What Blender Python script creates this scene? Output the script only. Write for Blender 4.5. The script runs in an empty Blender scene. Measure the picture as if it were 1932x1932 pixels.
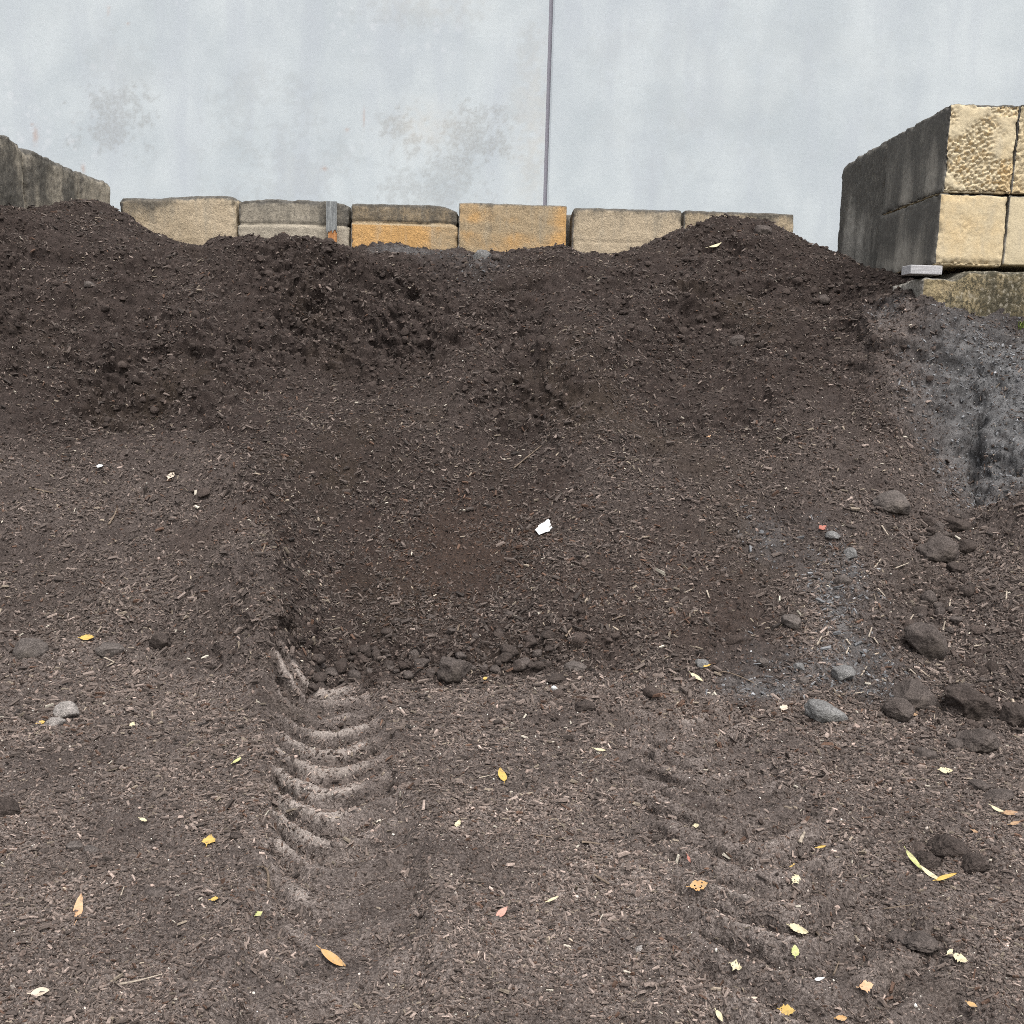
import bpy, math, random
import numpy as np
from mathutils import Vector, Matrix

# ------------------------------------------------------------------ camera, light, exposure
scene = bpy.context.scene
CAM_H, PITCH, ROLL, FPX = 1.55, math.radians(8.77), 0.028, 1937.0      # focal length in units of a 1932 px wide frame
cr, sr, cp, sp = math.cos(ROLL), math.sin(ROLL), math.cos(PITCH), math.sin(PITCH)
FWD = np.array([0.0, cp, -sp])
R0, U0 = np.array([1.0, 0, 0]), np.array([0.0, sp, cp])
RGT = R0 * cr + U0 * sr
UPV = U0 * cr - R0 * sr
CPOS = np.array([0.0, 0.0, CAM_H])

cam_data = bpy.data.cameras.new('camera')
cam = bpy.data.objects.new('camera', cam_data)
scene.collection.objects.link(cam)
cam_data.sensor_width = 36.0
cam_data.lens = 36.0 * FPX / 1932.0
cam_data.clip_start, cam_data.clip_end = 0.05, 500.0
cam.matrix_world = Matrix(((RGT[0], UPV[0], -FWD[0], CPOS[0]), (RGT[1], UPV[1], -FWD[1], CPOS[1]),
                           (RGT[2], UPV[2], -FWD[2], CPOS[2]), (0, 0, 0, 1)))
scene.camera = cam

SUN_EL, SUN_AZ = math.radians(66), math.radians(20)      # overcast: broad, soft light from above and behind the viewer
world = bpy.data.worlds.new('World')
scene.world = world
world.use_nodes = True
wn = world.node_tree
bg = wn.nodes['Background']
sky = wn.nodes.new('ShaderNodeTexSky')
sky.sky_type = 'NISHITA'
sky.sun_disc = False
sky.sun_elevation = SUN_EL
sky.sun_rotation = math.radians(180) - SUN_AZ
sky.dust_density = 4.0
hsv = wn.nodes.new('ShaderNodeHueSaturation')
hsv.inputs['Saturation'].default_value = 0.22
wn.links.new(sky.outputs['Color'], hsv.inputs['Color'])
wn.links.new(hsv.outputs['Color'], bg.inputs['Color'])
bg.inputs['Strength'].default_value = 0.13

sun_data = bpy.data.lights.new('sun', 'SUN')
sun_data.energy = 1.3
sun_data.angle = math.radians(28)
sun_data.color = (1.0, 0.975, 0.95)
sun = bpy.data.objects.new('sun', sun_data)
scene.collection.objects.link(sun)
sd = Vector((math.sin(SUN_AZ) * math.cos(SUN_EL), -math.cos(SUN_AZ) * math.cos(SUN_EL), math.sin(SUN_EL)))
sun.rotation_euler = sd.to_track_quat('Z', 'Y').to_euler()
sun.location = (3, -6, 12)

vs = scene.view_settings
vs.view_transform, vs.look, vs.gamma, vs.exposure = 'Standard', 'None', 1.0, 0.95
vs.use_curve_mapping = False
try:
    scene.cycles.use_denoising = False
    scene.cycles.filter_width = 0.95
    scene.cycles.max_bounces = 5
    scene.cycles.diffuse_bounces = 3
except Exception:
    pass

rng = np.random.default_rng(7)
random.seed(7)
COL = scene.collection


# ------------------------------------------------------------------ helpers
def ray(u, v):
    d = FWD + RGT * ((u - 966.0) / FPX) + UPV * ((966.0 - v) / FPX)
    return d / d[1]                              # per metre of depth (y)


def P(u, v, D):
    return CPOS + ray(u, v) * D


def project(pts):
    q = pts - CPOS
    w = q @ FWD
    return 966.0 + FPX * (q @ RGT) / w, 966.0 - FPX * (q @ UPV) / w


_perm = np.random.default_rng(3).permutation(4096).astype(np.int32)
_perm = np.concatenate([_perm, _perm])
_g = np.random.default_rng(4).normal(size=(4096, 3)).astype(np.float32)
_g /= np.linalg.norm(_g, axis=1, keepdims=True)


def perlin(p, scale=1.0, off=0.0):
    """3D gradient noise, about -1..1"""
    out = np.empty(len(p), np.float32)
    for s in range(0, len(p), 200000):
        q = (p[s:s + 200000] * scale + off).astype(np.float32)
        i = np.floor(q).astype(np.int32)
        f = q - i
        w = f * f * f * (f * (f * 6 - 15) + 10)
        i &= 4095
        res = 0
        for dx in (0, 1):
            for dy in (0, 1):
                for dz in (0, 1):
                    h = _perm[(_perm[(_perm[(i[:, 0] + dx) & 4095] + i[:, 1] + dy) & 4095] + i[:, 2] + dz) & 4095]
                    g = _g[h]
                    d = g[:, 0] * (f[:, 0] - dx) + g[:, 1] * (f[:, 1] - dy) + g[:, 2] * (f[:, 2] - dz)
                    wt = ((w[:, 0] if dx else 1 - w[:, 0]) * (w[:, 1] if dy else 1 - w[:, 1]) * (w[:, 2] if dz else 1 - w[:, 2]))
                    res = res + d * wt
        out[s:s + 200000] = res * 1.6
    return out


def fbm(p, scale, octaves=3, off=0.0, gain=0.5):
    r, a, t = 0, 1.0, 0
    for k in range(octaves):
        r = r + a * perlin(p, scale * 2.0 ** k, off + 17.3 * k)
        t += a
        a *= gain
    return r / t


def worley2(x, y, seed=0):
    """distance to the nearest cell point"""
    ix, iy = np.floor(x).astype(int), np.floor(y).astype(int)
    best = np.full(x.shape, 9.0)
    cell = np.zeros(x.shape)
    for dx in (-1, 0, 1):
        for dy in (-1, 0, 1):
            a, b = ix + dx, iy + dy
            h = _perm[(_perm[(a + seed) & 4095] + b) & 4095]
            jx, jy = (h % 64) / 64.0, (h // 64) / 64.0
            d = np.hypot(a + jx - x, b + jy - y)
            m = d < best
            best = np.where(m, d, best)
            cell = np.where(m, h / 4096.0, cell)
    return best, cell


def sstep(a, b, x):
    t = np.clip((x - a) / (b - a), 0, 1)
    return t * t * (3 - 2 * t)


def mesh_obj(name, verts, quads=None, tris=None, mat=None, smooth=True, attrs=None, parent=None, colors=None):
    me = bpy.data.meshes.new(name)
    verts = np.asarray(verts, np.float32)
    nq = 0 if quads is None else len(quads)
    nt = 0 if tris is None else len(tris)
    me.vertices.add(len(verts))
    me.vertices.foreach_set('co', verts.ravel())
    loops, starts = [], []
    if nq:
        loops.append(np.asarray(quads, np.int32).ravel())
        starts.append(np.arange(nq, dtype=np.int32) * 4)
    if nt:
        loops.append(np.asarray(tris, np.int32).ravel())
        starts.append(nq * 4 + np.arange(nt, dtype=np.int32) * 3)
    loops, starts = np.concatenate(loops), np.concatenate(starts)
    me.loops.add(len(loops))
    me.loops.foreach_set('vertex_index', loops)
    me.polygons.add(nq + nt)
    me.polygons.foreach_set('loop_start', starts)
    me.polygons.foreach_set('use_smooth', np.full(nq + nt, smooth, dtype=bool))
    me.update(calc_edges=True)
    for k, a in (attrs or {}).items():
        at = me.attributes.new(k, 'FLOAT', 'POINT')
        at.data.foreach_set('value', np.asarray(a, np.float32))
    if colors is not None:
        at = me.attributes.new('tint', 'FLOAT_COLOR', 'POINT')
        c = np.ones((len(verts), 4), np.float32)
        c[:, :3] = colors
        at.data.foreach_set('color', c.ravel())
    if mat:
        me.materials.append(mat)
    o = bpy.data.objects.new(name, me)
    COL.objects.link(o)
    if parent:
        o.parent = parent
    return o


def tag(o, label=None, cat=None, group=None, kind=None):
    if label: o['label'] = label
    if cat: o['category'] = cat
    if group: o['group'] = group
    if kind: o['kind'] = kind
    return o


def empty(name, loc):
    o = bpy.data.objects.new(name, None)
    o.location = loc
    COL.objects.link(o)
    return o


class NT:
    """small node-tree writer"""
    def __init__(self, name, rough=0.9, spec=0.2):
        self.m = bpy.data.materials.new(name)
        self.m.use_nodes = True
        self.t = self.m.node_tree
        self.b = self.t.nodes['Principled BSDF']
        self.b.inputs['Roughness'].default_value = rough
        self.b.inputs['Specular IOR Level'].default_value = spec

    def n(self, kind, **kw):
        nd = self.t.nodes.new(kind)
        for k, v in kw.items():
            setattr(nd, k, v)
        return nd

    def l(self, a, b):
        self.t.links.new(a, b)

    def put(self, sock, v):
        if isinstance(v, bpy.types.NodeSocket):
            self.l(v, sock)
        else:
            sock.default_value = v

    def coord(self, which='Object', scale=(1, 1, 1)):
        tc = self.n('ShaderNodeTexCoord')
        mp = self.n('ShaderNodeMapping')
        mp.inputs['Scale'].default_value = scale
        self.l(tc.outputs[which], mp.inputs['Vector'])
        return mp.outputs['Vector']

    def noise(self, scale, detail=3.0, rough=0.55, vec=None, dist=0.0):
        nd = self.n('ShaderNodeTexNoise')
        nd.inputs['Scale'].default_value = scale
        nd.inputs['Detail'].default_value = detail
        nd.inputs['Roughness'].default_value = rough
        nd.inputs['Distortion'].default_value = dist
        if vec is not None: self.l(vec, nd.inputs['Vector'])
        return nd.outputs['Fac']

    def attr(self, name, out='Fac'):
        nd = self.n('ShaderNodeAttribute', attribute_name=name)
        return nd.outputs[out]

    def math(self, op, a, b=0.0, c=None):
        nd = self.n('ShaderNodeMath', operation=op)
        self.put(nd.inputs[0], a)
        self.put(nd.inputs[1], b)
        if c is not None: self.put(nd.inputs[2], c)
        return nd.outputs[0]

    def ramp(self, x, lo, hi, a=0.0, b=1.0):
        nd = self.n('ShaderNodeMapRange', interpolation_type='SMOOTHSTEP')
        self.put(nd.inputs['Value'], x)
        nd.inputs['From Min'].default_value, nd.inputs['From Max'].default_value = lo, hi
        nd.inputs['To Min'].default_value, nd.inputs['To Max'].default_value = a, b
        return nd.outputs['Result']

    def mix(self, f, a, b, blend='MIX'):
        nd = self.n('ShaderNodeMix', data_type='RGBA', blend_type=blend)
        self.put(nd.inputs[0], f)
        self.put(nd.inputs[6], a if isinstance(a, bpy.types.NodeSocket) else (*a, 1))
        self.put(nd.inputs[7], b if isinstance(b, bpy.types.NodeSocket) else (*b, 1))
        return nd.outputs[2]

    def scale(self, col, f):
        nd = self.n('ShaderNodeVectorMath', operation='SCALE')
        self.l(col, nd.inputs[0])
        self.put(nd.inputs['Scale'], f)
        return nd.outputs[0]

    def bump(self, h, dist, strength=1.0, prev=None):
        nd = self.n('ShaderNodeBump')
        nd.inputs['Strength'].default_value = strength
        nd.inputs['Distance'].default_value = dist
        self.l(h, nd.inputs['Height'])
        if prev is not None: self.l(prev, nd.inputs['Normal'])
        return nd.outputs['Normal']

    def done(self, col, nrm=None):
        self.put(self.b.inputs['Base Color'], col if isinstance(col, bpy.types.NodeSocket) else (*col, 1))
        if nrm is not None: self.l(nrm, self.b.inputs['Normal'])
        return self.m


# ------------------------------------------------------------------ materials
def soil_material(name, use_attr=True, base=(0.044, 0.0330, 0.0285), tintc=None):
    k = NT(name, 0.95, 0.15)
    vec = k.coord('Object')
    n_big = k.noise(1.3, 4, 0.6, vec)
    n_mid = k.noise(14, 4, 0.65, vec)
    n_fine = k.noise(120, 3, 0.7, vec)
    n_grit = k.noise(340, 2, 0.6, vec)
    dark = tuple(c * 0.80 for c in base)
    lite = tuple(c * 1.22 for c in base)
    col = k.mix(k.ramp(n_mid, 0.33, 0.68), dark, lite)
    col = k.mix(k.ramp(n_big, 0.52, 0.72, 0, 0.5), col, (base[0] * 1.05, base[1] * 1.02, base[2] * 0.80))
    if use_attr:
        dry = k.attr('dry')
        dryc = k.mix(k.ramp(n_fine, 0.3, 0.72), (0.155, 0.127, 0.112), (0.300, 0.254, 0.227))
        col = k.mix(k.math('MULTIPLY', dry, k.ramp(n_mid, 0.22, 0.62, 0.45, 1.0)), col, dryc)
        col = k.mix(k.math('MULTIPLY', k.ramp(dry, 0.74, 1.0), k.ramp(n_mid, 0.25, 0.6, 0.35, 0.9)), col, (0.335, 0.288, 0.255))
        grey = k.attr('grey')
        gc = k.mix(k.ramp(n_mid, 0.3, 0.7), (0.078, 0.076, 0.076), (0.165, 0.162, 0.160))
        col = k.mix(k.math('MULTIPLY', grey, k.ramp(n_mid, 0.15, 0.55, 0.55, 1.0)), col, gc)
        rust = k.attr('rust')
        col = k.mix(k.math('MULTIPLY', rust, k.ramp(n_fine, 0.35, 0.65, 0.1, 0.7)), col, (0.062, 0.038, 0.026))
    col = k.scale(col, k.ramp(n_fine, 0.28, 0.74, 0.66, 1.36))
    col = k.mix(k.ramp(n_grit, 0.70, 0.80, 0, 0.55), col, (0.19, 0.175, 0.155))
    nb = k.bump(n_fine, 0.010, 0.9)
    nb = k.bump(n_grit, 0.004, 0.8, nb)
    return k.done(col, nb)


def tint_material(name, rough=0.85, spec=0.25, bump_scale=200, amount=0.35):
    k = NT(name, rough, spec)
    vec = k.coord('Object')
    n = k.noise(bump_scale, 3, 0.6, vec)
    col = k.scale(k.attr('tint', 'Color'), k.ramp(n, 0.25, 0.75, 1 - amount, 1 + amount))
    return k.done(col, k.bump(n, 0.002, 0.6))


def block_material(name, a, b, mould=(0.074, 0.069, 0.061), spk=0.5, speck=0.35, bmp=1.0):
    k = NT(name, 0.92, 0.15)
    vec = k.coord('Object')
    streak = k.noise(5, 5, 0.6, k.coord('Object', (3.0, 3.0, 0.55)), 0.3)
    blot = k.noise(7, 5, 0.65, vec)
    fine = k.noise(70, 4, 0.7, vec)
    grit = k.noise(210, 2, 0.6, vec)
    tone = k.attr('tone')
    col = k.mix(k.ramp(k.math('ADD', tone, k.math('MULTIPLY', k.math('SUBTRACT', blot, 0.5), 0.8)), 0.2, 0.8), a, b)
    col = k.mix(k.ramp(streak, 0.48, 0.72, 0, 0.35), col, (0.40, 0.36, 0.28))
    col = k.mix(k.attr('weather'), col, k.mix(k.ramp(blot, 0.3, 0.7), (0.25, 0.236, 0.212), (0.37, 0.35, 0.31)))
    st = k.math('ADD', k.attr('stain'), k.math('MULTIPLY', k.math('SUBTRACT', fine, 0.5), 1.1))
    st = k.math('ADD', st, k.math('MULTIPLY', k.math('SUBTRACT', streak, 0.5), 0.9))
    st = k.math('ADD', st, k.math('MULTIPLY', k.math('SUBTRACT', blot, 0.5), 0.5))
    col = k.mix(k.ramp(st, 0.25, 1.0, 0, 0.88), col, mould)
    col = k.scale(col, k.ramp(fine, 0.28, 0.75, 1 - 0.55 * spk, 1 + 0.5 * spk))
    sp = k.noise(38, 3, 0.75, k.coord('Object', (1.0, 1.0, 0.7)))
    col = k.mix(k.math('MULTIPLY', k.ramp(sp, 0.50, 0.60, 0, speck), k.ramp(k.math('ADD', st, 0.25), 0.1, 0.6)), col, mould)
    col = k.mix(k.math('MULTIPLY', k.ramp(sp, 0.46, 0.36, 0, speck * 0.6), k.ramp(st, 0.2, 0.6)), col, (0.42, 0.38, 0.30))
    col = k.mix(k.ramp(grit, 0.66, 0.78, 0, 0.35), col, (0.50, 0.46, 0.38))
    nb = k.bump(sp, 0.012, 0.7 * bmp)
    nb = k.bump(fine, 0.008, 0.8 * bmp, nb)
    nb = k.bump(grit, 0.002, 0.6, nb)
    return k.done(col, nb)


M_SOIL = soil_material('dark_soil')
M_CHIP = tint_material('bark_chip', 0.8, 0.3)
M_CRUMB = tint_material('soil_crumb', 0.95, 0.15, 160, 0.5)

# ------------------------------------------------------------------ terrain: control points of the pile, the floor and the bank
ctrl = []
PTS = [
    # crest, left to right
    (-150, 420, 7.3), (0, 402, 8.25), (60, 402, 8.75), (110, 397, 9.1), (185, 397, 9.4), (215, 408, 9.35), (281, 436, 9.2), (351, 469, 9.0),
    (394, 468, 8.8), (427, 456, 8.7), (490, 454, 8.6), (542, 453, 8.6), (629, 473, 8.7), (681, 488, 8.9), (740, 488, 8.8), (807, 490, 8.8), (867, 489, 8.8),
    (930, 484, 8.8), (1006, 476, 8.8), (1071, 476, 8.8), (1111, 488, 8.85), (1151, 484, 8.9), (1204, 468, 8.95), (1287, 440, 9.1),
    (1340, 424, 9.25), (1409, 416, 9.35), (1448, 427, 9.3), (1499, 445, 9.2), (1548, 472, 9.05), (1600, 498, 8.8), (1644, 520, 8.55), (1677, 530, 8.15),
    (1716, 563, 7.65), (1746, 580, 7.3), (1809, 593, 7.28), (1855, 606, 7.27), (1932, 620, 7.25), (2060, 640, 7.2),
    # left slope
    (0, 500, 7.95), (0, 600, 7.55), (0, 700, 7.1), (0, 800, 6.75), (0, 930, 6.1), (0, 1050, 5.55), (0, 1180, 4.95), (0, 1300, 4.45),
    (200, 500, 8.2), (200, 600, 7.75), (200, 700, 7.4), (200, 790, 7.18), (200, 830, 6.68), (200, 930, 6.15), (200, 1050, 5.55), (200, 1180, 4.95), (200, 1290, 4.5),
    (330, 520, 8.2), (330, 650, 7.65), (330, 780, 7.2), (330, 832, 6.7),
    (400, 520, 8.1), (400, 600, 7.75), (400, 700, 7.4), (400, 795, 7.05), (420, 850, 6.48), (400, 1000, 5.75), (400, 1150, 5.05), (400, 1260, 4.6),
    (500, 900, 6.15), (500, 1050, 5.32), (505, 1150, 4.86), (500, 1230, 4.6),
    # the dark bowl under the crest
    (560, 500, 8.52), (560, 600, 8.15), (560, 700, 7.7), (560, 800, 6.85), (600, 950, 6.12), (605, 1100, 5.55), (605, 1200, 5.12), (610, 1285, 4.78),
    (700, 520, 8.68), (700, 600, 8.32), (700, 700, 7.8), (700, 800, 6.8), (720, 950, 6.15), (720, 1100, 5.5), (720, 1200, 5.08), (720, 1290, 4.68),
    (790, 560, 8.3), (800, 640, 7.95), (850, 740, 7.15), (850, 850, 6.5), (860, 1000, 5.85), (860, 1100, 5.38), (860, 1200, 4.98), (860, 1275, 4.72),
    (960, 560, 8.25), (960, 640, 7.75), (960, 740, 7.2), (960, 840, 6.7), (960, 950, 6.12), (970, 1050, 5.6), (970, 1150, 5.16), (970, 1262, 4.74),
    (1080, 560, 8.2), (1080, 640, 7.6), (1100, 740, 7.0), (1090, 850, 6.42), (1100, 1000, 5.72), (1100, 1100, 5.26), (1100, 1200, 4.90), (1100, 1262, 4.72),
    # right slope
    (1200, 540, 8.3), (1200, 620, 7.85), (1200, 720, 7.25), (1200, 850, 6.35), (1220, 1000, 5.6), (1220, 1120, 5.12), (1220, 1250, 4.66),
    (1300, 490, 8.75), (1300, 556, 8.25), (1300, 600, 8.05), (1300, 700, 7.5), (1300, 800, 6.75),
    (1400, 480, 8.85), (1400, 550, 8.3), (1400, 590, 8.05), (1400, 680, 7.35), (1400, 780, 6.75), (1400, 900, 6.12), (1400, 1050, 5.4), (1400, 1180, 4.9), (1400, 1280, 4.55),
    (1500, 520, 8.6), (1500, 620, 7.8), (1500, 740, 6.95),
    (1600, 560, 8.2), (1600, 650, 7.5), (1600, 750, 6.9), (1600, 860, 6.3), (1600, 1000, 5.6), (1600, 1140, 5.0), (1600, 1280, 4.52),
    # grey bank and the hollow before it
    (1740, 650, 7.1), (1740, 740, 6.85), (1740, 850, 6.4), (1740, 950, 5.9), (1740, 1080, 5.3), (1740, 1200, 4.85), (1740, 1320, 4.42),
    (1820, 680, 7.02), (1830, 780, 6.8), (1830, 870, 6.55), (1835, 950, 6.1), (1835, 1050, 5.5), (1835, 1200, 4.85), (1840, 1330, 4.4),
    (1900, 700, 6.85), (1890, 800, 6.5), (1890, 900, 6.22), (1880, 960, 5.95),
    (1932, 760, 6.6), (1932, 870, 6.25), (1932, 930, 5.75), (1932, 1050, 5.3), (1932, 1180, 4.8), (1932, 1330, 4.4),
    (2080, 760, 6.5), (2080, 930, 5.65), (2080, 1180, 4.8), (2080, 1350, 4.35),
    # behind the crest, against the blocks
    (220, 418, 10.75), (281, 442, 10.75), (351, 476, 10.75), (394, 476, 10.75), (460, 463, 10.75), (542, 461, 10.75), (629, 482, 10.75), (681, 488, 10.75),
    (719, 466, 10.6), (774, 473, 10.6), (807, 487, 10.7), (867, 485, 10.7), (1006, 482, 10.75), (1071, 482, 10.75), (1111, 494, 10.75),
    (1204, 478, 10.75), (1287, 452, 10.75), (1409, 432, 10.75), (1499, 452, 10.75), (1560, 480, 10.6), (1585, 486, 9.9), (1622, 505, 9.35), (1660, 528, 8.75),
]
CREST = PTS[:38]
ctrl = [P(u, v, D) for u, v, D in PTS]
for X, Y, z in [
    (-6, 9, 2.4), (-6, 7, 1.3), (-5, 5.5, 0.42), (-5, 4.4, 0.1), (-5, 3, 0.02), (-5, 1.5, 0), (-3, 4.0, 0.02), (-3, 3, 0.0), (-3, 1.5, 0), (-1.8, 3.6, 0.0),
    (-1, 4.3, -0.01), (-1, 3, 0), (-1, 1.5, 0), (0, 4.45, 0.0), (0, 4.0, 0.0), (0, 3, 0), (0, 1.5, 0), (1, 4.2, 0), (1, 3, 0), (1, 1.5, 0), (2, 4.0, 0.0), (2, 3, 0.01), (2, 1.5, 0),
    (3, 4.0, 0.04), (3, 3, 0.02), (3, 1.5, 0), (5, 4.4, 0.1), (5, 3, 0.02), (5, 1.5, 0), (6, 7, 1.6), (5, 8.5, 2.0), (3.7, 9, 2.1), (3.7, 10.8, 2.3),
    (-6, 11.2, 2.6), (-2, 11.6, 2.5), (1, 11.6, 2.5), (4, 11.6, 2.4),
]:
    ctrl.append(np.array([X, Y, z]))
for u, v, D in CREST:
    if 90 < u < 1600:
        back = 10.75 - D
        for f_, dv_ in ((0.16, 2.0), (0.45, 5.0)):
            ctrl.append(P(u, v + dv_, D + back * f_))
ctrl = np.array(ctrl)


def _phi(r2):
    return 0.5 * r2 * np.log(r2 + 1e-9)


_n = len(ctrl)
_A = np.zeros((_n + 3, _n + 3))
_A[:_n, :_n] = _phi(((ctrl[:, None, :2] - ctrl[None, :, :2]) ** 2).sum(-1)) + np.eye(_n) * 0.0008
_A[:_n, _n] = 1
_A[:_n, _n + 1:] = ctrl[:, :2]
_A[_n:, :_n] = _A[:_n, _n:].T
_w = np.linalg.solve(_A, np.concatenate([ctrl[:, 2], np.zeros(3)]))


def base_height(X, Y):
    X, Y = np.asarray(X, float), np.asarray(Y, float)
    xs, ys = X.ravel(), Y.ravel()
    out = np.empty(len(xs))
    for s in range(0, len(xs), 20000):
        x, y = xs[s:s + 20000], ys[s:s + 20000]
        out[s:s + 20000] = _phi((x[:, None] - ctrl[:, 0]) ** 2 + (y[:, None] - ctrl[:, 1]) ** 2) @ _w[:_n] + _w[_n] + x * _w[_n + 1] + y * _w[_n + 2]
    return out.reshape(X.shape)


def surf(u, v):
    """where the line of sight through a point of the photograph meets the undetailed ground"""
    d = ray(u, v)
    D = np.arange(1.6, 11.0, 0.01)
    pts = CPOS + d * D[:, None]
    hit = np.nonzero(pts[:, 2] <= base_height(pts[:, 0], pts[:, 1]))[0]
    k = hit[0] if len(hit) else len(D) - 1
    return pts[k]


# grid, finer near the viewer
NR, NC = 1180, 900
row_y = 1.45 * (11.7 / 1.45) ** (np.arange(NR) / (NR - 1))
col_a = np.linspace(-0.66, 0.66, NC)
GY = np.repeat(row_y[:, None], NC, 1)
GX = col_a[None, :] * (GY + 0.8)
st = 6
ri = np.unique(np.append(np.arange(0, NR, st), NR - 1))
ci = np.unique(np.append(np.arange(0, NC, st), NC - 1))
HC = base_height(GX[np.ix_(ri, ci)], GY[np.ix_(ri, ci)])
tmp = np.stack([np.interp(np.arange(NC), ci, HC[k]) for k in range(len(ri))])
GZ = np.stack([np.interp(np.arange(NR), ri, tmp[:, c]) for c in range(NC)], 1)
flat = np.clip(GZ, -0.03, None)
GZ = np.where(GZ < 0.0, GZ * 0.4, GZ)


def seg_dist(line):
    """distance in plan from each grid point to a polyline, and the side"""
    best = np.full(GX.shape, 99.0)
    side = np.zeros(GX.shape)
    tt = np.zeros(GX.shape)
    for k in range(len(line) - 1):
        (ax, ay), (bx, by) = line[k], line[k + 1]
        dx, dy = bx - ax, by - ay
        t = np.clip(((GX - ax) * dx + (GY - ay) * dy) / (dx * dx + dy * dy), 0, 1)
        d = np.hypot(GX - ax - t * dx, GY - ay - t * dy)
        m = d < best
        best = np.where(m, d, best)
        side = np.where(m, np.sign((GX - ax) * dy - (GY - ay) * dx), side)
        tt = np.where(m, (k + t) / (len(line) - 1), tt)
    return best, side, tt


def plan(pts):
    return [tuple(surf(u, v)[:2]) for u, v in pts]


jit = np.stack([GX.ravel(), GY.ravel(), np.zeros(GX.size)], 1)
J1 = perlin(jit, 2.2, 5.1).reshape(GX.shape)
J2 = perlin(jit, 7.0, 9.3).reshape(GX.shape)


def groove(pts, depth, width, lip=0.0, lipw=0.15, taper=True):
    global GZ
    d, s, t = seg_dist(plan(pts))
    d = d + J2 * width * 0.5
    env = np.sin(np.pi * np.clip(t, 0.02, 0.98)) ** 0.5 if taper else 1.0
    GZ = GZ - depth * env * np.exp(-(d / width) ** 2) * (0.75 + 0.6 * J2)
    if lip:
        GZ = GZ + lip * env * np.exp(-((d - lipw) / lipw) ** 2) * (s > 0)


def pit(u, v, r, depth, ax=1.0):
    global GZ
    c = surf(u, v)
    GZ = GZ - depth * np.exp(-(((GX - c[0]) / (r * ax)) ** 2 + ((GY - c[1]) / r) ** 2) * np.clip(1 + 0.5 * J2, 0.4, 2))


# slumped edges, cracks, holes
groove([(-20, 705), (60, 730), (130, 765), (220, 812), (320, 822), (400, 800), (460, 822), (520, 780)], 0.07, 0.05, 0.03, 0.10)
groove([(1190, 548), (1260, 566), (1330, 572), (1400, 560), (1480, 545), (1530, 560)], 0.07, 0.05)
groove([(900, 545), (1000, 540), (1060, 560)], 0.05, 0.05)
groove([(690, 520), (780, 560), (850, 610), (900, 640)], 0.06, 0.08)
groove([(640, 560), (700, 640), (760, 690)], 0.07, 0.07)
groove([(1000, 690), (1090, 660), (1140, 640)], 0.05, 0.06)
groove([(1850, 790), (1838, 840), (1836, 900), (1852, 945)], 0.16, 0.045, taper=False)
groove([(1880, 875), (1935, 885)], 0.12, 0.04)
groove([(1790, 960), (1850, 968)], 0.08, 0.04)
groove([(536, 1060), (545, 1160), (560, 1250), (600, 1300)], 0.05, 0.06)
groove([(1210, 900), (1280, 890), (1340, 880)], 0.05, 0.07)
groove([(1120, 870), (1180, 850), (1250, 840)], 0.06, 0.06)
for a in [(1385, 778, 0.085, 0.13, 1.5), (360, 700, 0.06, 0.05), (430, 690, 0.08, 0.06, 1.6), (620, 800, 0.06, 0.05, 1.5), (470, 815, 0.06, 0.07),
          (1300, 575, 0.06, 0.08, 2.0), (690, 690, 0.06, 0.08), (740, 610, 0.09, 0.07), (610, 500, 0.10, 0.06, 2), (560, 560, 0.08, 0.06), (660, 470, 0.08, 0.05),
          (1230, 845, 0.08, 0.06, 1.5), (1160, 600, 0.06, 0.05, 1.6), (1810, 625, 0.05, 0.08), (1890, 628, 0.06, 0.07, 1.6), (80, 690, 0.07, 0.06, 2),
          (1820, 985, 0.06, 0.09, 1.5), (40, 640, 0.06, 0.05), (150, 610, 0.05, 0.04, 2), (1450, 760, 0.05, 0.04), (1090, 800, 0.05, 0.05, 2)]:
    pit(*a)

for pts, dep_, wid_ in [
        ([(690, 492), (740, 540), (800, 590), (850, 640), (900, 720)], -0.13, 0.17), ([(400, 480), (450, 560), (480, 660), (470, 780)], 0.13, 0.25),
        ([(1000, 560), (985, 640), (965, 740), (962, 840)], 0.16, 0.22), ([(1420, 440), (1330, 540), (1240, 610), (1130, 690), (1070, 790)], -0.13, 0.22),
        ([(1200, 700), (1260, 780), (1300, 860)], 0.08, 0.2), ([(1440, 600), (1480, 700), (1520, 800)], -0.08, 0.2), ([(870, 700), (880, 790), (900, 860)], -0.07, 0.15),
        ([(90, 560), (150, 640), (230, 700), (330, 700)], -0.07, 0.2), ([(560, 560), (610, 640), (640, 740)], 0.10, 0.2),
        ([(430, 850), (495, 1000), (515, 1150), (510, 1250)], -0.09, 0.16), ([(600, 1306), (700, 1300), (860, 1280), (1000, 1270), (1110, 1266)], 0.035, 0.16), ([(1040, 1240), (1050, 1100), (1040, 1000)], -0.05, 0.18),
        ([(1740, 640), (1700, 760), (1760, 900)], 0.06, 0.15)]:
    groove(pts, dep_, wid_)

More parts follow.
